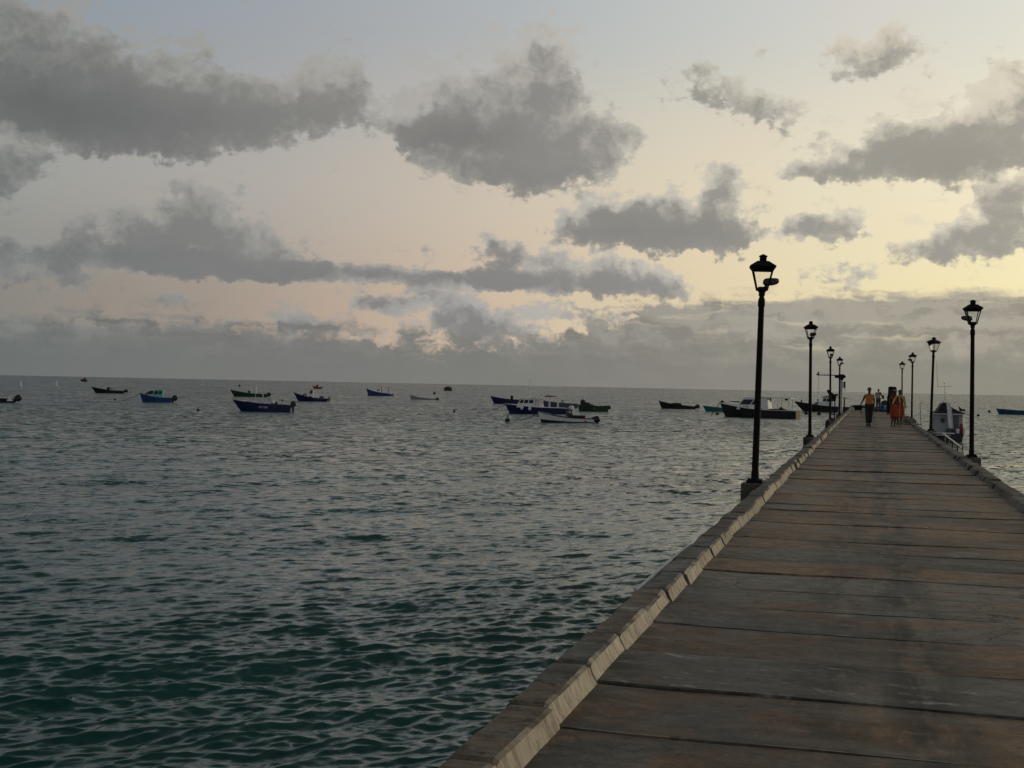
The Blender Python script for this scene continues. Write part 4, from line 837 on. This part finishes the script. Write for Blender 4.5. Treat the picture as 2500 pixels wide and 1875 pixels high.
b = MB(); b.tube([(-1.2, .35, 2.8), (-1.2, .18, 3.15), (-1.2, .22, 4.05)], [.03, .035, .03], 8); b.tube([(-1.2, .62, 2.7), (-1.2, .18, 3.15), (-1.2, -.18, 2.7)], .03, 6); b.tube([(-1.2, .72, 4.0), (-1.2, -.25, 4.08)], .022, 6); b.ell((-1.2, .26, 4.26), (.06, .06, .06)); b.build('mast', M['white'], r, smooth=True)
b = MB(); b.tube([(-1.2, .72, 3.95), (-1.2, .78, 4.9), (-1.2, .86, 5.9)], [.016, .012, .006], 6); b.build('whip_antenna', M['steeld'], r)
b = MB(); b.tube([(-2.0, -.85, 2.2), (-2.0, -1.6, 1.95)], .03, 6); b.build('outrigger_pole', M['steel'], r)
Rp = Matrix.Rotation(-.10, 3, 'X')
b = MB(); b.box((-2.6, -.10, 1.55), (.05, .27, 2.6), Rp); pl = b.build('boarding_plank', M['cream'], r)
b = MB(); b.box((-2.6, -.28, 1.55), (.08, .035, 2.7), Rp); b.build('plank_rail', M['white'], pl)
b = MB(); b.box((-3.0, .35, .64), (1.1, 1.5, .07)); b.box((-3.4, .6, .5), (.5, 1.4, .05)); b.build('stern_platform', M['white'], r)
b = MB(); b.ell((-3.05, -.88, .98), (.17, .17, .42)); b.build('fuel_can', M['red'], r, smooth=True)
b = MB(); b.lathe([(.11, .66), (.14, .98)], (-3.15, -.62, 0), 12); b.lathe([(.09, .66), (.12, 1.02)], (-3.1, -1.06, 0), 12); b.build('bucket', M['white'], r, smooth=True)
b = MB(); b.ell((-2.9, -.55, .85), (.2, .3, .22)); b.ell((-2.8, -.1, .82), (.2, .3, .18)); b.build('tarp_heap', M['cloth'], r, smooth=True)

# ------------------------------------------------------------------ buoys
def buoy(key, name, label, kind, s=1.):
    x, y = WP[key]; r = thing(name, label, 'buoy', (x, y, SEA), 0, 'mooring buoys on the water')
    if kind == 'cone':
        b = MB(); b.lathe([(.02, -.3), (.55 * s, -.1), (.6 * s, .12), (.5 * s, .2)], n=12); b.build('float_base', M['white'], r, smooth=True)
        b = MB(); b.lathe([(.28 * s, .2), (.2 * s, .8), (.05 * s, 1.7 * s)], n=10); b.build('cone', M['white'], r, smooth=True)
    else:
        mt = {'dark': M['rubber'], 'orange': M['orangeb'], 'white': M['white']}[kind]
        b = MB(); b.ell((0, 0, .1 * s), (.26 * s, .26 * s, .24 * s)); b.build('float_body', mt, r, smooth=True)
        b = MB(); b.tube([(0, 0, .3 * s), (.02, 0, .5 * s)], .03 * s, 6); b.ell((.02, 0, .52 * s), (.06 * s, .03 * s, .06 * s)); b.build('top_ring', mt, r, smooth=True)
    return r
buoy('cone1', 'channel_buoy', 'white cone buoy nearest the left edge, near the horizon', 'cone')
buoy('cone2', 'channel_buoy', 'second small white cone buoy from the left, near the horizon', 'cone')
buoy('cone3', 'channel_buoy', 'faint white buoy near the horizon between two small dark floats', 'white', 2.2)
buoy('b1', 'mooring_buoy', 'small dark buoy at the end of the turquoise cabin boat line', 'dark', .6)
buoy('b2', 'mooring_buoy', 'small dark buoy on open water left of the navy open boat', 'dark', .7)
buoy('b3', 'mooring_buoy', 'round dark buoy near the horizon above the green boat', 'dark', 2.4)
buoy('b4', 'mooring_buoy', 'small dark buoy between the navy open boat and the navy wheelhouse boat', 'dark', .7)
buoy('b5', 'mooring_buoy', 'small dark buoy on open water below the far brown boat', 'dark', .65)
buoy('b7', 'mooring_buoy', 'small dark float with a pale tip just above the grey skiff', 'dark', 1.9)
buoy('b8', 'mooring_buoy', 'dark buoy left of the second left lamp pole, below the black launch', 'dark', 1.2)
buoy('b9', 'mooring_buoy', 'dark buoy right of the second left lamp pole, below the black launch', 'dark', 1.2)
buoy('b10', 'mooring_buoy', 'small dark buoy left of the teal boat at the right edge', 'dark', 1.1)
buoy('b11', 'mooring_buoy', 'low dark float just right of the nearest right lamp pole', 'dark', .9)
buoy('b12', 'mooring_buoy', 'small dark buoy under the bow line of the big launch', 'dark', .9)
r = buoy('b6', 'mooring_buoy', 'dark buoy with a white side in front of the awning launch, tied to the skiff', 'dark', .95)
b = MB(); b.ell((.2, .05, .3), (.12, .12, .22)); b.build('white_float', M['white'], r, smooth=True)
q = WP['b6']; qs = POS['skiff']
rope('mooring_line', 'slack dark line from the white sided buoy to the bow of the skiff', (q[0], q[1], SEA + .35), (qs[0] + cos(qs[2]) * 2.8, qs[1] + sin(qs[2]) * 2.8, SEA + .95), .45, .03)

# ------------------------------------------------------------------ people
def skin_mesh(name, chains, mat, parent, sub=1):
    """chains: list of lists of (key or point, radius); a key (string) is shared between chains"""
    V = []; Rr = []; E = []; keys = {}
    for ch in chains:
        prev = None
        for k, p, r in ch:
            if k in keys: i = keys[k]
            else:
                i = len(V); V.append(p); Rr.append(r if hasattr(r, '__len__') else (r, r))
                if k: keys[k] = i
            if prev is not None and prev != i: E.append((prev, i))
            prev = i
    me = bpy.data.meshes.new(name); me.from_pydata(V, E, []); me.update(); me.materials.append(mat)
    o = bpy.data.objects.new(name, me); COL.objects.link(o); o.parent = parent
    md = o.modifiers.new('skin', 'SKIN'); md.use_smooth_shade = True; md.branch_smoothing = .3
    sv = me.skin_vertices[0].data
    for i, r in enumerate(Rr): sv[i].radius = r; sv[i].use_root = (i == 0)
    if sub: s = o.modifiers.new('sub', 'SUBSURF'); s.levels = sub; s.render_levels = sub
    return o
def person(label, loc, rz, J, H=1.75, build='man', group=None, F=1.14):
    """J: joint positions in metres for a 1.75 m figure facing -y; returns root"""
    k = H / 1.75; S_ = lambda p: (p[0] * k, p[1] * k, p[2] * k)
    r = thing('person', label, 'person', loc, rz, group)
    base = dict(pel=(0, 0, .95), wai=(0, 0, 1.10), che=(0, -.01, 1.30), nb=(0, .01, 1.46), nk=(0, -.005, 1.53), chin=(0, -.035, 1.575), hm=(0, -.012, 1.645), ht=(0, .0, 1.71),
                ls=(-.175, .01, 1.42), le=(-.25, .02, 1.14), lw=(-.25, -.05, .89), rs=(.175, .01, 1.42), re=(.25, .02, 1.14), rw=(.25, -.05, .89),
                lh=(-.09, 0, .92), lk=(-.10, -.02, .50), la=(-.10, .02, .09), rh=(.09, 0, .92), rk=(.10, -.02, .50), ra=(.10, .02, .09))
    base.update(J); B = {n: S_(p) for n, p in base.items()}; w = 1. if build == 'man' else .88
    def c(n, rad): return (n, B[n], tuple(q * (F if n not in ('chin', 'hm', 'ht') else 1.08) for q in rad) if hasattr(rad, '__len__') else rad * F)
    ch = [[c('pel', (.13 * w, .095)), c('wai', (.115 * w, .085)), c('che', (.115 * w, .085)), c('nb', (.055, .055)), c('nk', .055), c('chin', (.062, .075)), c('hm', (.078, .095)), c('ht', (.055, .065))]]
    for s in 'lr':
        ch.append([c('che', .12), c(s + 's', .06 * w), c(s + 'e', .042 * w), c(s + 'w', .027)])
        ch.append([c('pel', .12), c(s + 'h', .085), c(s + 'k', .058), c(s + 'a', .038)])
        a = Vector(B[s + 'a']); sd = -1 if s == 'l' else 1
        ch.append([(s + 'a', tuple(a), .038), (None, tuple(a + Vector((0, -.03, -.045))), .036), (None, tuple(a + Vector((sd * .01, -.12, -.062))), (.04, .026)), (None, tuple(a + Vector((sd * .012, -.17, -.068))), (.03, .02))])
        # hand: palm, four fingers and thumb, lightly curled
        wv = Vector(B[s + 'w']); d = (wv - Vector(B[s + 'e'])).normalized(); side = d.cross(Vector((sd, 0, 0))); side = side.normalized() if side.length > .1 else Vector((0, 1, 0)); curl = Vector((-sd, 0, 0))
        palm = wv + d * .06; ch.append([(s + 'w', tuple(wv), .025), (s + 'p', tuple(palm), (.022, .038))])
        for i, ln in enumerate((.068, .078, .073, .056)):
            o_ = side * (.030 - .020 * i); p0 = palm + d * .03 + o_; 
            ch.append([(s + 'p', tuple(palm), .02), (None, tuple(p0), .010), (None, tuple(p0 + d * ln * .5 + curl * .006), .009), (None, tuple(p0 + d * ln * .9 + curl * .025), .008)])
        t0 = palm - d * .02 + side * .035
        ch.append([(s + 'p', tuple(palm), .02), (None, tuple(t0), .012), (None, tuple(t0 + d * .035 + side * .012), .010), (None, tuple(t0 + d * .06 + side * .008 + curl * .012), .008)])
    # nose and ears ride on the head
    hm = Vector(B['hm']); ch.append([('hm', tuple(hm), .078), (None, tuple(hm + Vector((0, -.098, -.012))), .014), (None, tuple(hm + Vector((0, -.112, -.026))), .012)])
    body = skin_mesh('body', ch, M['skinm'], r)
    for sx in (-1, 1):
        e = MB(); e.ell(hm + Vector((sx * .032 * k, -.085 * k, .008 * k)), (.013, .008, .008), 8, 6); e.build('eye', M['white'], r, smooth=True)
        e = MB(); e.ell(hm + Vector((sx * .080 * k, .008, -.005)), (.012, .022, .034), 8, 6); e.build('ear', M['skinm'], r, smooth=True)
    e = MB(); e.ell(hm + Vector((0, -.088 * k, -.052 * k)), (.024, .010, .007), 10, 6); e.build('mouth', M['maroon'], r, smooth=True)
    return r, B, k
def garment(name, chains, mat, parent, F=1.13):
    return skin_mesh(name, [[(a, b_, tuple(q * F for q in r_) if hasattr(r_, '__len__') else r_ * F) for a, b_, r_ in ch] for ch in chains], mat, parent)
# man in orange shirt, dark case held out at his side
J = dict(le=(-.27, .02, 1.17), lw=(-.36, -.04, 1.00), lh=(-.085, 0, .92), lk=(-.075, -.03, .50), la=(-.06, .02, .09), rk=(.075, .03, .50), ra=(.045, .10, .09), ls=(-.175, .01, 1.41), rs=(.18, .01, 1.41), re=(.225, .03, 1.13), rw=(.215, .0, .88))
r, B, k = person('man in an orange T-shirt and dark trousers holding a black case out at his side', (.09, 63.0, .005), radians(4), J, 1.78)
c = lambda n, rad: (n, B[n], rad)
mid = lambda a, b_, f: tuple(Vector(B[a]).lerp(Vector(B[b_]), f))
garment('shirt', [[('hem', (0, 0, .90), (.175, .12)), c('pel', (.172, .125)), c('wai', (.165, .12)), c('che', (.18, .13)), ('up', (0, .0, 1.40), (.165, .11)), ('col', (0, .01, 1.475), (.075, .07))], [c('che', .14), ('sl', (-.165, .01, 1.405), .072), (None, mid('ls', 'le', .55), .062)], [c('che', .14), ('sr', (.17, .01, 1.40), .072), (None, mid('rs', 're', .60), .062)]], M['orange'], r)
garment('trousers', [[c('pel', (.155, .115)), c('lh', .118), c('lk', .090), (None, mid('lk', 'la', .97), .078)], [c('pel', .12), c('rh', .118), c('rk', .090), (None, mid('rk', 'ra', .97), .078)]], M['jeans'], r)
b = MB(); h = Vector(B['hm']); b.ell(h + Vector((0, .018, .022)), (.088, .098, .090), 16, 10); b.lathe([(.084, h.z + .03), (.082, h.z + .10), (.06, h.z + .115)], (h.x, h.y + .015, 0), 14); b.build('hair', M['hair'], r, smooth=True)
for s in 'lr': b = MB(); a = Vector(B[s + 'a']); b.ell(a + Vector((0, -.055, -.045)), (.055, .15, .055), 12, 8); b.build('shoe', M['shoe'], r, smooth=True)
wv = Vector(B['lw']); t = thing('black_case', 'black case held in the hand of the man in orange', 'case', (.09 + wv.x - .02, 63.0 + wv.y, .005 + wv.z - .06), 0)
b = MB(); b.box((-.10, 0, -.12), (.34, .12, .24)); b.build('case_body', M['black'], t, bevel=.02)
b = MB(); b.tube([(-.06, 0, -.01), (-.05, 0, .03), (.04, 0, .03), (.05, 0, -.01)], .010, 6); b.build('handle', M['black'], t)
b = MB(); b.tube([(.02, .02, -.2), (.05, .0, -.42), (.0, -.02, -.25)], .012, 5); b.build('strap', M['black'], t)
# women
def woman(label, loc, rz, J, H, top, skirt, shawl, seed, hairband=False):
    r, B, k = person(label, loc, rz, J, H, 'woman', 'women in red dresses walking on the pier')
    c = lambda n, rad: (n, B[n], rad); mid = lambda a, b_, f: tuple(Vector(B[a]).lerp(Vector(B[b_]), f))
    garment('blouse', [[('hem', (0, 0, .92 * k), (.17, .125)), c('pel', (.165, .12)), c('wai', (.145, .11)), c('che', (.160, .12)), ('up', (0, 0, 1.39 * k), (.15, .10)), ('col', (0, .01, 1.46 * k), (.08, .07))], [c('che', .13), c('ls', .07), (None, mid('ls', 'le', .5), .06)], [c('che', .13), c('rs', .07), (None, mid('rs', 're', .5), .06)]], top, r)
    b = MB(); rings = []; rr = np.random.default_rng(seed); n = 28
    for q, (z, rx, ry) in enumerate(((1.02, .155, .115), (.92, .185, .135), (.78, .205, .155), (.60, .215, .165), (.42, .185, .155))):
        rx *= 1.12; ry *= 1.12
        rings.append([(rx * k * cos(2 * pi * i / n) * (1 + .05 * q * .35 * sin(5 * 2 * pi * i / n + seed)), ry * k * sin(2 * pi * i / n) * (1 + .06 * q * .35 * cos(7 * 2 * pi * i / n)), (z + (.045 * sin(2 * pi * i / n * 1 + seed) if q == 4 else 0)) * k) for i in range(n)])
    b.loft(rings, cap=True); b.build('skirt', skirt, r, smooth=True)
    h = Vector(B['hm']); b = MB(); b.ell(h + Vector((0, .025, .018)), (.098, .108, .100), 16, 10); b.ell(h + Vector((.02, .09, -.02)), (.085, .06, .085), 12, 8); b.build('hair', M['hair'], r, smooth=True)
    if hairband: b = MB(); b.lathe([(.094, h.z + .045), (.096, h.z + .065), (.088, h.z + .08)], (h.x, h.y + .012, 0), 16); b.build('head_band', M['greyshirt'], r, smooth=True)
    # shawl: a strip over one shoulder and across the body
    b = MB(); pts = [(.21, .04, 1.05), (.215, -.02, 1.25), (.17, -.06, 1.42), (.08, -.13, 1.44), (0, -.155, 1.36), (-.08, -.165, 1.20), (-.13, -.15, 1.05)] if shawl == 1 else [(-.06, -.06, 1.47), (.08, -.10, 1.45), (.17, -.10, 1.36), (.22, -.10, 1.18), (.25, -.09, 1.0), (.28, -.08, .86)]
    pts = [Vector(p) * k for p in pts]; rg = []
    for i, p in enumerate(pts):
        tn = (pts[min(i + 1, len(pts) - 1)] - pts[max(i - 1, 0)]).normalized(); sd = tn.cross(Vector((0, -1, 0))).normalized() * (.048 if shawl == 2 else .036)
        rg.append([p - sd + Vector((0, -.012, 0)), p + Vector((0, -.03, 0)), p + sd + Vector((0, -.012, 0)), p + sd + Vector((0, .008, 0)), p - sd + Vector((0, .008, 0))])
    b.loft(rg); b.build('shawl', M['shawl'], r, smooth=True)
    for s in 'lr': b = MB(); a = Vector(B[s + 'a']); b.ell(a + Vector((0, -.055, -.055)), (.045, .13, .030), 12, 8); b.build('shoe', M['shoe'], r, smooth=True)
    return r
woman('woman in a rust red patterned dress with a yellow sash, walking in front', (1.24, 63.4, .005), radians(8), dict(la=(-.14, -.06, .09), lk=(-.09, -.02, .50), ra=(.02, .10, .09), rk=(.05, .02, .50), le=(-.235, .04, 1.16), lw=(-.20, -.06, .95), re=(.24, .04, 1.16), rw=(.20, -.08, .95)), 1.73, M['dress'], M['dress2'], 1, 3, True)
woman('woman in a red skirt with a pale yellow shawl, half behind the other woman', (1.50, 64.9, .005), radians(-6), dict(la=(-.06, .08, .09), ra=(.10, -.08, .09), re=(.25, .03, 1.16), rw=(.26, -.03, .92)), 1.70, M['dress'], M['dress2'], 2, 5)
# far man
J = dict(re=(.27, -.06, 1.18), rw=(.30, -.12, 1.08), le=(-.26, -.05, 1.18), lw=(-.22, -.14, 1.10))
r, B, k = person('man in a pale grey shirt standing far out near the end of the pier', (.93, 118.5, .005), radians(6), J, 1.86)
c = lambda n, rad: (n, B[n], rad)
garment('shirt', [[('hem', (0, 0, .98), (.19, .13)), c('pel', (.18, .13)), c('wai', (.165, .125)), c('che', (.18, .13)), ('up', (0, .0, 1.46), (.165, .11)), ('col', (0, .01, 1.55), (.09, .08))], [c('che', .14), c('ls', .09), (None, mid('ls', 'le', .55), .08)], [c('che', .14), c('rs', .09), (None, mid('rs', 're', .55), .08)]], M['greyshirt'], r)
garment('trousers', [[c('pel', (.16, .12)), c('lh', .115), c('lk', .085), (None, mid('lk', 'la', .9), .07)], [c('pel', .12), c('rh', .115), c('rk', .085), (None, mid('rk', 'ra', .9), .07)]], M['khaki'], r)
b = MB(); h = Vector(B['hm']); b.ell(h + Vector((0, .02, .03)), (.098, .105, .095), 14, 9); b.build('hair', M['hair'], r, smooth=True)
for s in 'lr': b = MB(); a = Vector(B[s + 'a']); b.ell(a + Vector((0, -.055, -.045)), (.055, .15, .055), 12, 8); b.build('shoe', M['shoe'], r, smooth=True)
w_ = Vector(B['rw']); t = thing('black_bag', 'small black bag hanging at the side of the far man in grey', 'bag', (.93 + w_.x + .07, 118.5 + w_.y, w_.z + .02), 0)
b = MB(); b.box((0, 0, 0), (.2, .12, .32), taper=.85); b.build('bag_body', M['black'], t, bevel=.03)
b = MB(); b.tube([(-.06, 0, .15), (-.05, 0, .24), (.03, 0, .24), (.05, 0, .15)], .01, 6); b.build('handle', M['black'], t)

# ------------------------------------------------------------------ things on and beside the pier
t = thing('utility_cabinet', 'tall black round-cornered cabinet standing on the pier behind the women', 'cabinet', (1.77, 100.5, .005), 0)
b = MB(); b.extrude([(-.36, 0), (.30, 0), (.30, 1.9), (.24, 2.0), (-.22, 2.03), (-.29, 1.95), (-.31, 1.4), (-.36, 1.3)], 'y', -.25, .25); b.build('housing', M['black'], t, bevel=.05)
b = MB(); b.box((0, -.262, 1.45), (.44, .02, .7)); b.build('door_panel', M['canvas'], t, bevel=.01); b = MB(); b.box((0, 0, .03), (.72, .56, .06)); b.build('foot', M['beam'], t)
t = thing('drum', 'blue plastic drum under a black tarp beside the cabinet', 'drum', (1.37, 110.5, .005), 0)
b = MB(); b.lathe([(.33, .0), (.37, .05), (.375, .25), (.36, .28), (.375, .31), (.375, .56), (.36, .6), (.33, .66)], n=24); b.build('drum_body', M['drum'], t, smooth=True)
b = MB(); b.ell((.03, 0, .60), (.36, .38, .34), 16, 9); b.build('tarp_cover', M['canvas'], t, smooth=True)
b = MB(); b.box((.02, -.375, .38), (.12, .02, .34)); b.box((.07, -.378, .52), (.12, .02, .06)); b.build('white_marking', M['grey'], t)
t = thing('tarp_bundle', 'low crumpled dark tarp and rope bundle lying left of the blue drum', 'bundle', (.72, 110.6, .005), 0)
b = MB()
for i in range(9): b.ell((random.uniform(-.3, .3), random.uniform(-.3, .3), random.uniform(.04, .16)), (random.uniform(.12, .26), random.uniform(.1, .24), random.uniform(.06, .14)), 10, 6)
b.build('tarp_folds', M['cloth'], t, smooth=True); b = MB(); b.tube([(.35 * cos(a), .3 * sin(a), .05 + .02 * a) for a in np.linspace(0, 12, 40)], .02, 6); b.build('rope_coil', M['rope'], t)
for (x, y, s, lb) in ((-.55, 133.5, 1.0, 'low black upturned tub near the far end of the pier'), (-1.0, 134.2, .8, 'small black heap at the far end of the left kerb')):
    t = thing('gear_heap', lb, 'gear heap', (x, y, .01), 0); b = MB(); b.lathe([(.75 * s, 0), (.72 * s, .12), (.5 * s, .24), (.2 * s, .27)], n=16); b.build('tub', M['canvas'], t, smooth=True); b = MB(); b.ell((.5 * s, -.2, .12), (.3 * s, .22, .16)); b.build('net_lump', M['rope'], t, smooth=True)

t = thing('davit_crane', 'pale column crane with a dark cap and a thin jib reaching out over the water', 'crane', (-2.02, 106, 0), 0)
b = MB(); b.lathe([(.20, -.5), (.20, .02), (.165, .06), (.155, 2.55)], n=20); b.build('column', M['crane'], t, smooth=True)
b = MB(); b.lathe([(.19, 2.5), (.19, 2.62), (.23, 2.63), (.235, 2.88), (.2, 2.94)], n=18); b.box((-.34, 0, 2.76), (.3, .26, .24)); b.ell((.22, 0, 2.76), (.14, .12, .14)); b.build('slewing_head', M['black'], t, smooth=True)
b = MB(); b.box((-1.05, 0, 2.85), (1.5, .07, .07)); b.box((-1.78, 0, 2.90), (.22, .1, .12)); b.tube([(-1.75, 0, 2.95), (-1.75, 0, 3.12)], .05, 8); b.tube([(-1.7, 0, 3.05), (-.9, 0, 2.9)], .01, 5); b.build('jib', M['black'], t)
b = MB(); b.box((.27, 0, 2.12), (.16, .2, .5)); b.tube([(.30, 0, 1.88), (.32, 0, 1.6)], .03, 6); b.build('winch_box', M['steeld'], t, bevel=.03)
b = MB(); b.tube([(-1.72, 0, 2.82), (-1.7, .05, 2.2), (-1.76, 0, 1.5), (-1.74, 0, .9)], .012, 5); b.ell((-1.74, 0, .85), (.06, .04, .09)); b.build('hoist_line', M['rope'], t)
b = MB(); b.box((.0, 0, -.45), (.6, .7, .5)); b.build('bracket', M['beam'], t, bevel=.02)
t = thing('mooring_post', 'thin dark steel post with a short crossbar just right of the crane column', 'post', (-1.80, 110, 0), 0)
b = MB(); b.tube([(0, 0, -.3), (0, 0, 1.05)], .055, 10); b.build('shaft', M['black'], t, smooth=True); b = MB(); b.box((.02, 0, 1.06), (.3, .12, .05)); b.tube([(.1, 0, 1.03), (.4, 0, 1.04)], .012, 6); b.build('crossbar', M['steeld'], t)
t = thing('boarding_ladder', 'dark steel boarding ladder frame with a slanted hood outside the left kerb', 'ladder', (-1.98, 75, 0), 0)
for x in (-.02, .24):
    b = MB(); b.box((x, 0, -.2), (.07, .09, 3.0)); b.build('side_rail', M['black'], t, bevel=.01)
for z in (-1.2, -.8, -.4, .0, .30, .62, 1.05):
    b = MB(); b.box((.11, 0, z), (.24, .07, .06)); b.build('rung', M['black'], t)
b = MB(); b.extrude([(-.22, 1.62), (-.12, 1.68), (.30, 1.32), (.30, 1.05), (.0, 1.12), (-.08, 1.36)], 'y', -.08, .08); b.build('hood', M['black'], t, bevel=.02)
b = MB(); b.box((-.10, 0, 1.06), (.2, .07, .05)); b.build('arm', M['black'], t)
for z in (-.05, -.35): b = MB(); b.box((.33, 0, z), (.22, .08, .06)); b.build('bracket', M['black'], t)
b = MB(); b.ell((.15, .0, -.05), (.16, .16, .16)); b.build('float_ball', M['cloth'], t, smooth=True)
for (y, lb) in ((63.6, 'black tyre fender hanging below the third left lamp, nearer the camera'), (65.2, 'black tyre fender hanging beside the third left lamp plinth')):
    t = thing('tyre_fender', lb, 'tyre', (-1.78, y, -.12), 0, 'tyre fenders on the pier side'); b = MB()
    b.loft([[Vector((.11 * sin(v) * 1.1, (.23 + .12 * cos(v)) * cos(u), (.23 + .12 * cos(v)) * sin(u))) for v in np.linspace(0, 2 * pi, 10, endpoint=False)] for u in np.linspace(0, 2 * pi, 25)], cap=False); b.build('tyre_ring', M['rubber'], t, smooth=True)
    b = MB(); b.tube([(0, 0, .3), (.12, 0, .28), (.2, 0, .225)], .015, 6); b.build('hanging_rope', M['rope'], t)
# steel steps with handrail on the right
t = thing('boarding_steps', 'galvanised steel boarding steps with a handrail outside the right kerb', 'steps', (2.62, 44, 0), 0)
b = MB(); b.tube([(-.28, 5.6, .14), (.0, 5.2, .14), (.03, 4.6, .13), (.04, -3.9, .02), (.04, -4.5, -.03), (.04, -4.85, -.16), (.03, -4.9, -.6)], .032, 10); b.build('handrail', M['steel'], t, smooth=True)
b = MB(); b.tube([(.03, 4.6, -.30), (.04, -4.4, -.36), (.04, -4.85, -.42)], .025, 8); b.build('handrail', M['steel'], t, smooth=True)
for y in (4.6, 2.3, 0., -2.3, -4.5):
    b = MB(); b.tube([(.04, y, .06), (.04, y, -.75)], .024, 8); b.tube([(.04, y, -.7), (-.35, y, -.62)], .03, 8); b.build('stanchion', M['steeld'], t, smooth=True)
for i in range(7):
    b = MB(); b.box((.24, 4.2 - i * .95, -.55 - .10 * i), (.62, .34, .045)); b.build('tread', M['steel'], t, bevel=.008)
for x in (-.02, .52): b = MB(); b.tube([(x, 5.0, -.48), (x, -2.2, -1.3)], .04, 8); b.build('stringer', M['steeld'], t)
# light davit rod outside the right kerb
t = thing('mooring_rod', 'thin bent steel rod standing outside the right kerb between two lamps', 'rod', (2.95, 78, 0), 0)
b = MB(); b.tube([(.36, 0, -4.6), (-.02, 0, .55), (-.04, 0, 1.0), (.10, 0, 1.05)], .018, 6); b.build('rod_shaft', M['steeld'], t, smooth=True)
b = MB(); b.box((-.35, 0, -.2), (.8, .06, .06)); b.build('rod_bracket', M['steeld'], t)
# rubble along the right kerb
b = MB(); rr = random.Random(5)
for i in range(150):
    y = rr.uniform(67, 80); x = min(2.24, rr.gauss(1.98, .2)); s = rr.uniform(.03, .15)
    z = .02 + (.10 if x > 2.02 else 0) + max(0, .16 * (1 - abs(y - 74) / 6)) * rr.random()
    n0 = len(b.v); b.ell((x, y, z), (s * rr.uniform(.6, 1.5), s * rr.uniform(.6, 1.7), s * rr.uniform(.35, .85)), 7, 5, R=Matrix.Rotation(rr.uniform(0, 3), 3, 'Z') @ Matrix.Rotation(rr.uniform(-.6, .6), 3, 'X'))
    b.v[n0:] = [(px_ + rr.gauss(0, s * .13), py_ + rr.gauss(0, s * .13), pz_ + rr.gauss(0, s * .10)) for px_, py_, pz_ in b.v[n0:]]
tag(b.build('rubble', M['stone'], None), 'grey broken rubble and netting heaped along the right kerb', 'rubble', kind='stuff')
# white scraps of litter
for i, (x, y, s, lb) in enumerate(((-1.22, 98, .09, 'white litter scrap beside the left kerb near the farthest lamp'), (-.75, 100.5, .05, 'tiny pale litter scrap on the deck in front of the crane'), (-1.25, 58.6, .08, 'crumpled white scrap beside the left kerb, nearest of the litter'), (1.35, 86, .05, 'tiny pale scrap on the deck ahead of the cabinet'))):
    b = MB(); b.add([(-s, -s * .7, .004), (s * .8, -s, .01), (s, s * .6, .03), (-s * .4, s, .006), (0, 0, .055)], [(0, 1, 4), (1, 2, 4), (2, 3, 4), (3, 0, 4), (3, 2, 1, 0)]); o = b.build('litter_scrap', M['litter'], None)
    o.location = (x, y, .006); tag(o, lb, 'litter', 'white litter scraps on the pier deck')
# pale pipe clipped under the left coping
b = MB(); b.tube([(-1.625, 9.6, .060), (-1.63, 11.0, .062), (-1.625, 12.6, .058)], .020, 8); tag(b.build('conduit_pipe', M['crane'], None, smooth=True), 'thin white pipe clipped along the outer edge of the left kerb', 'pipe')
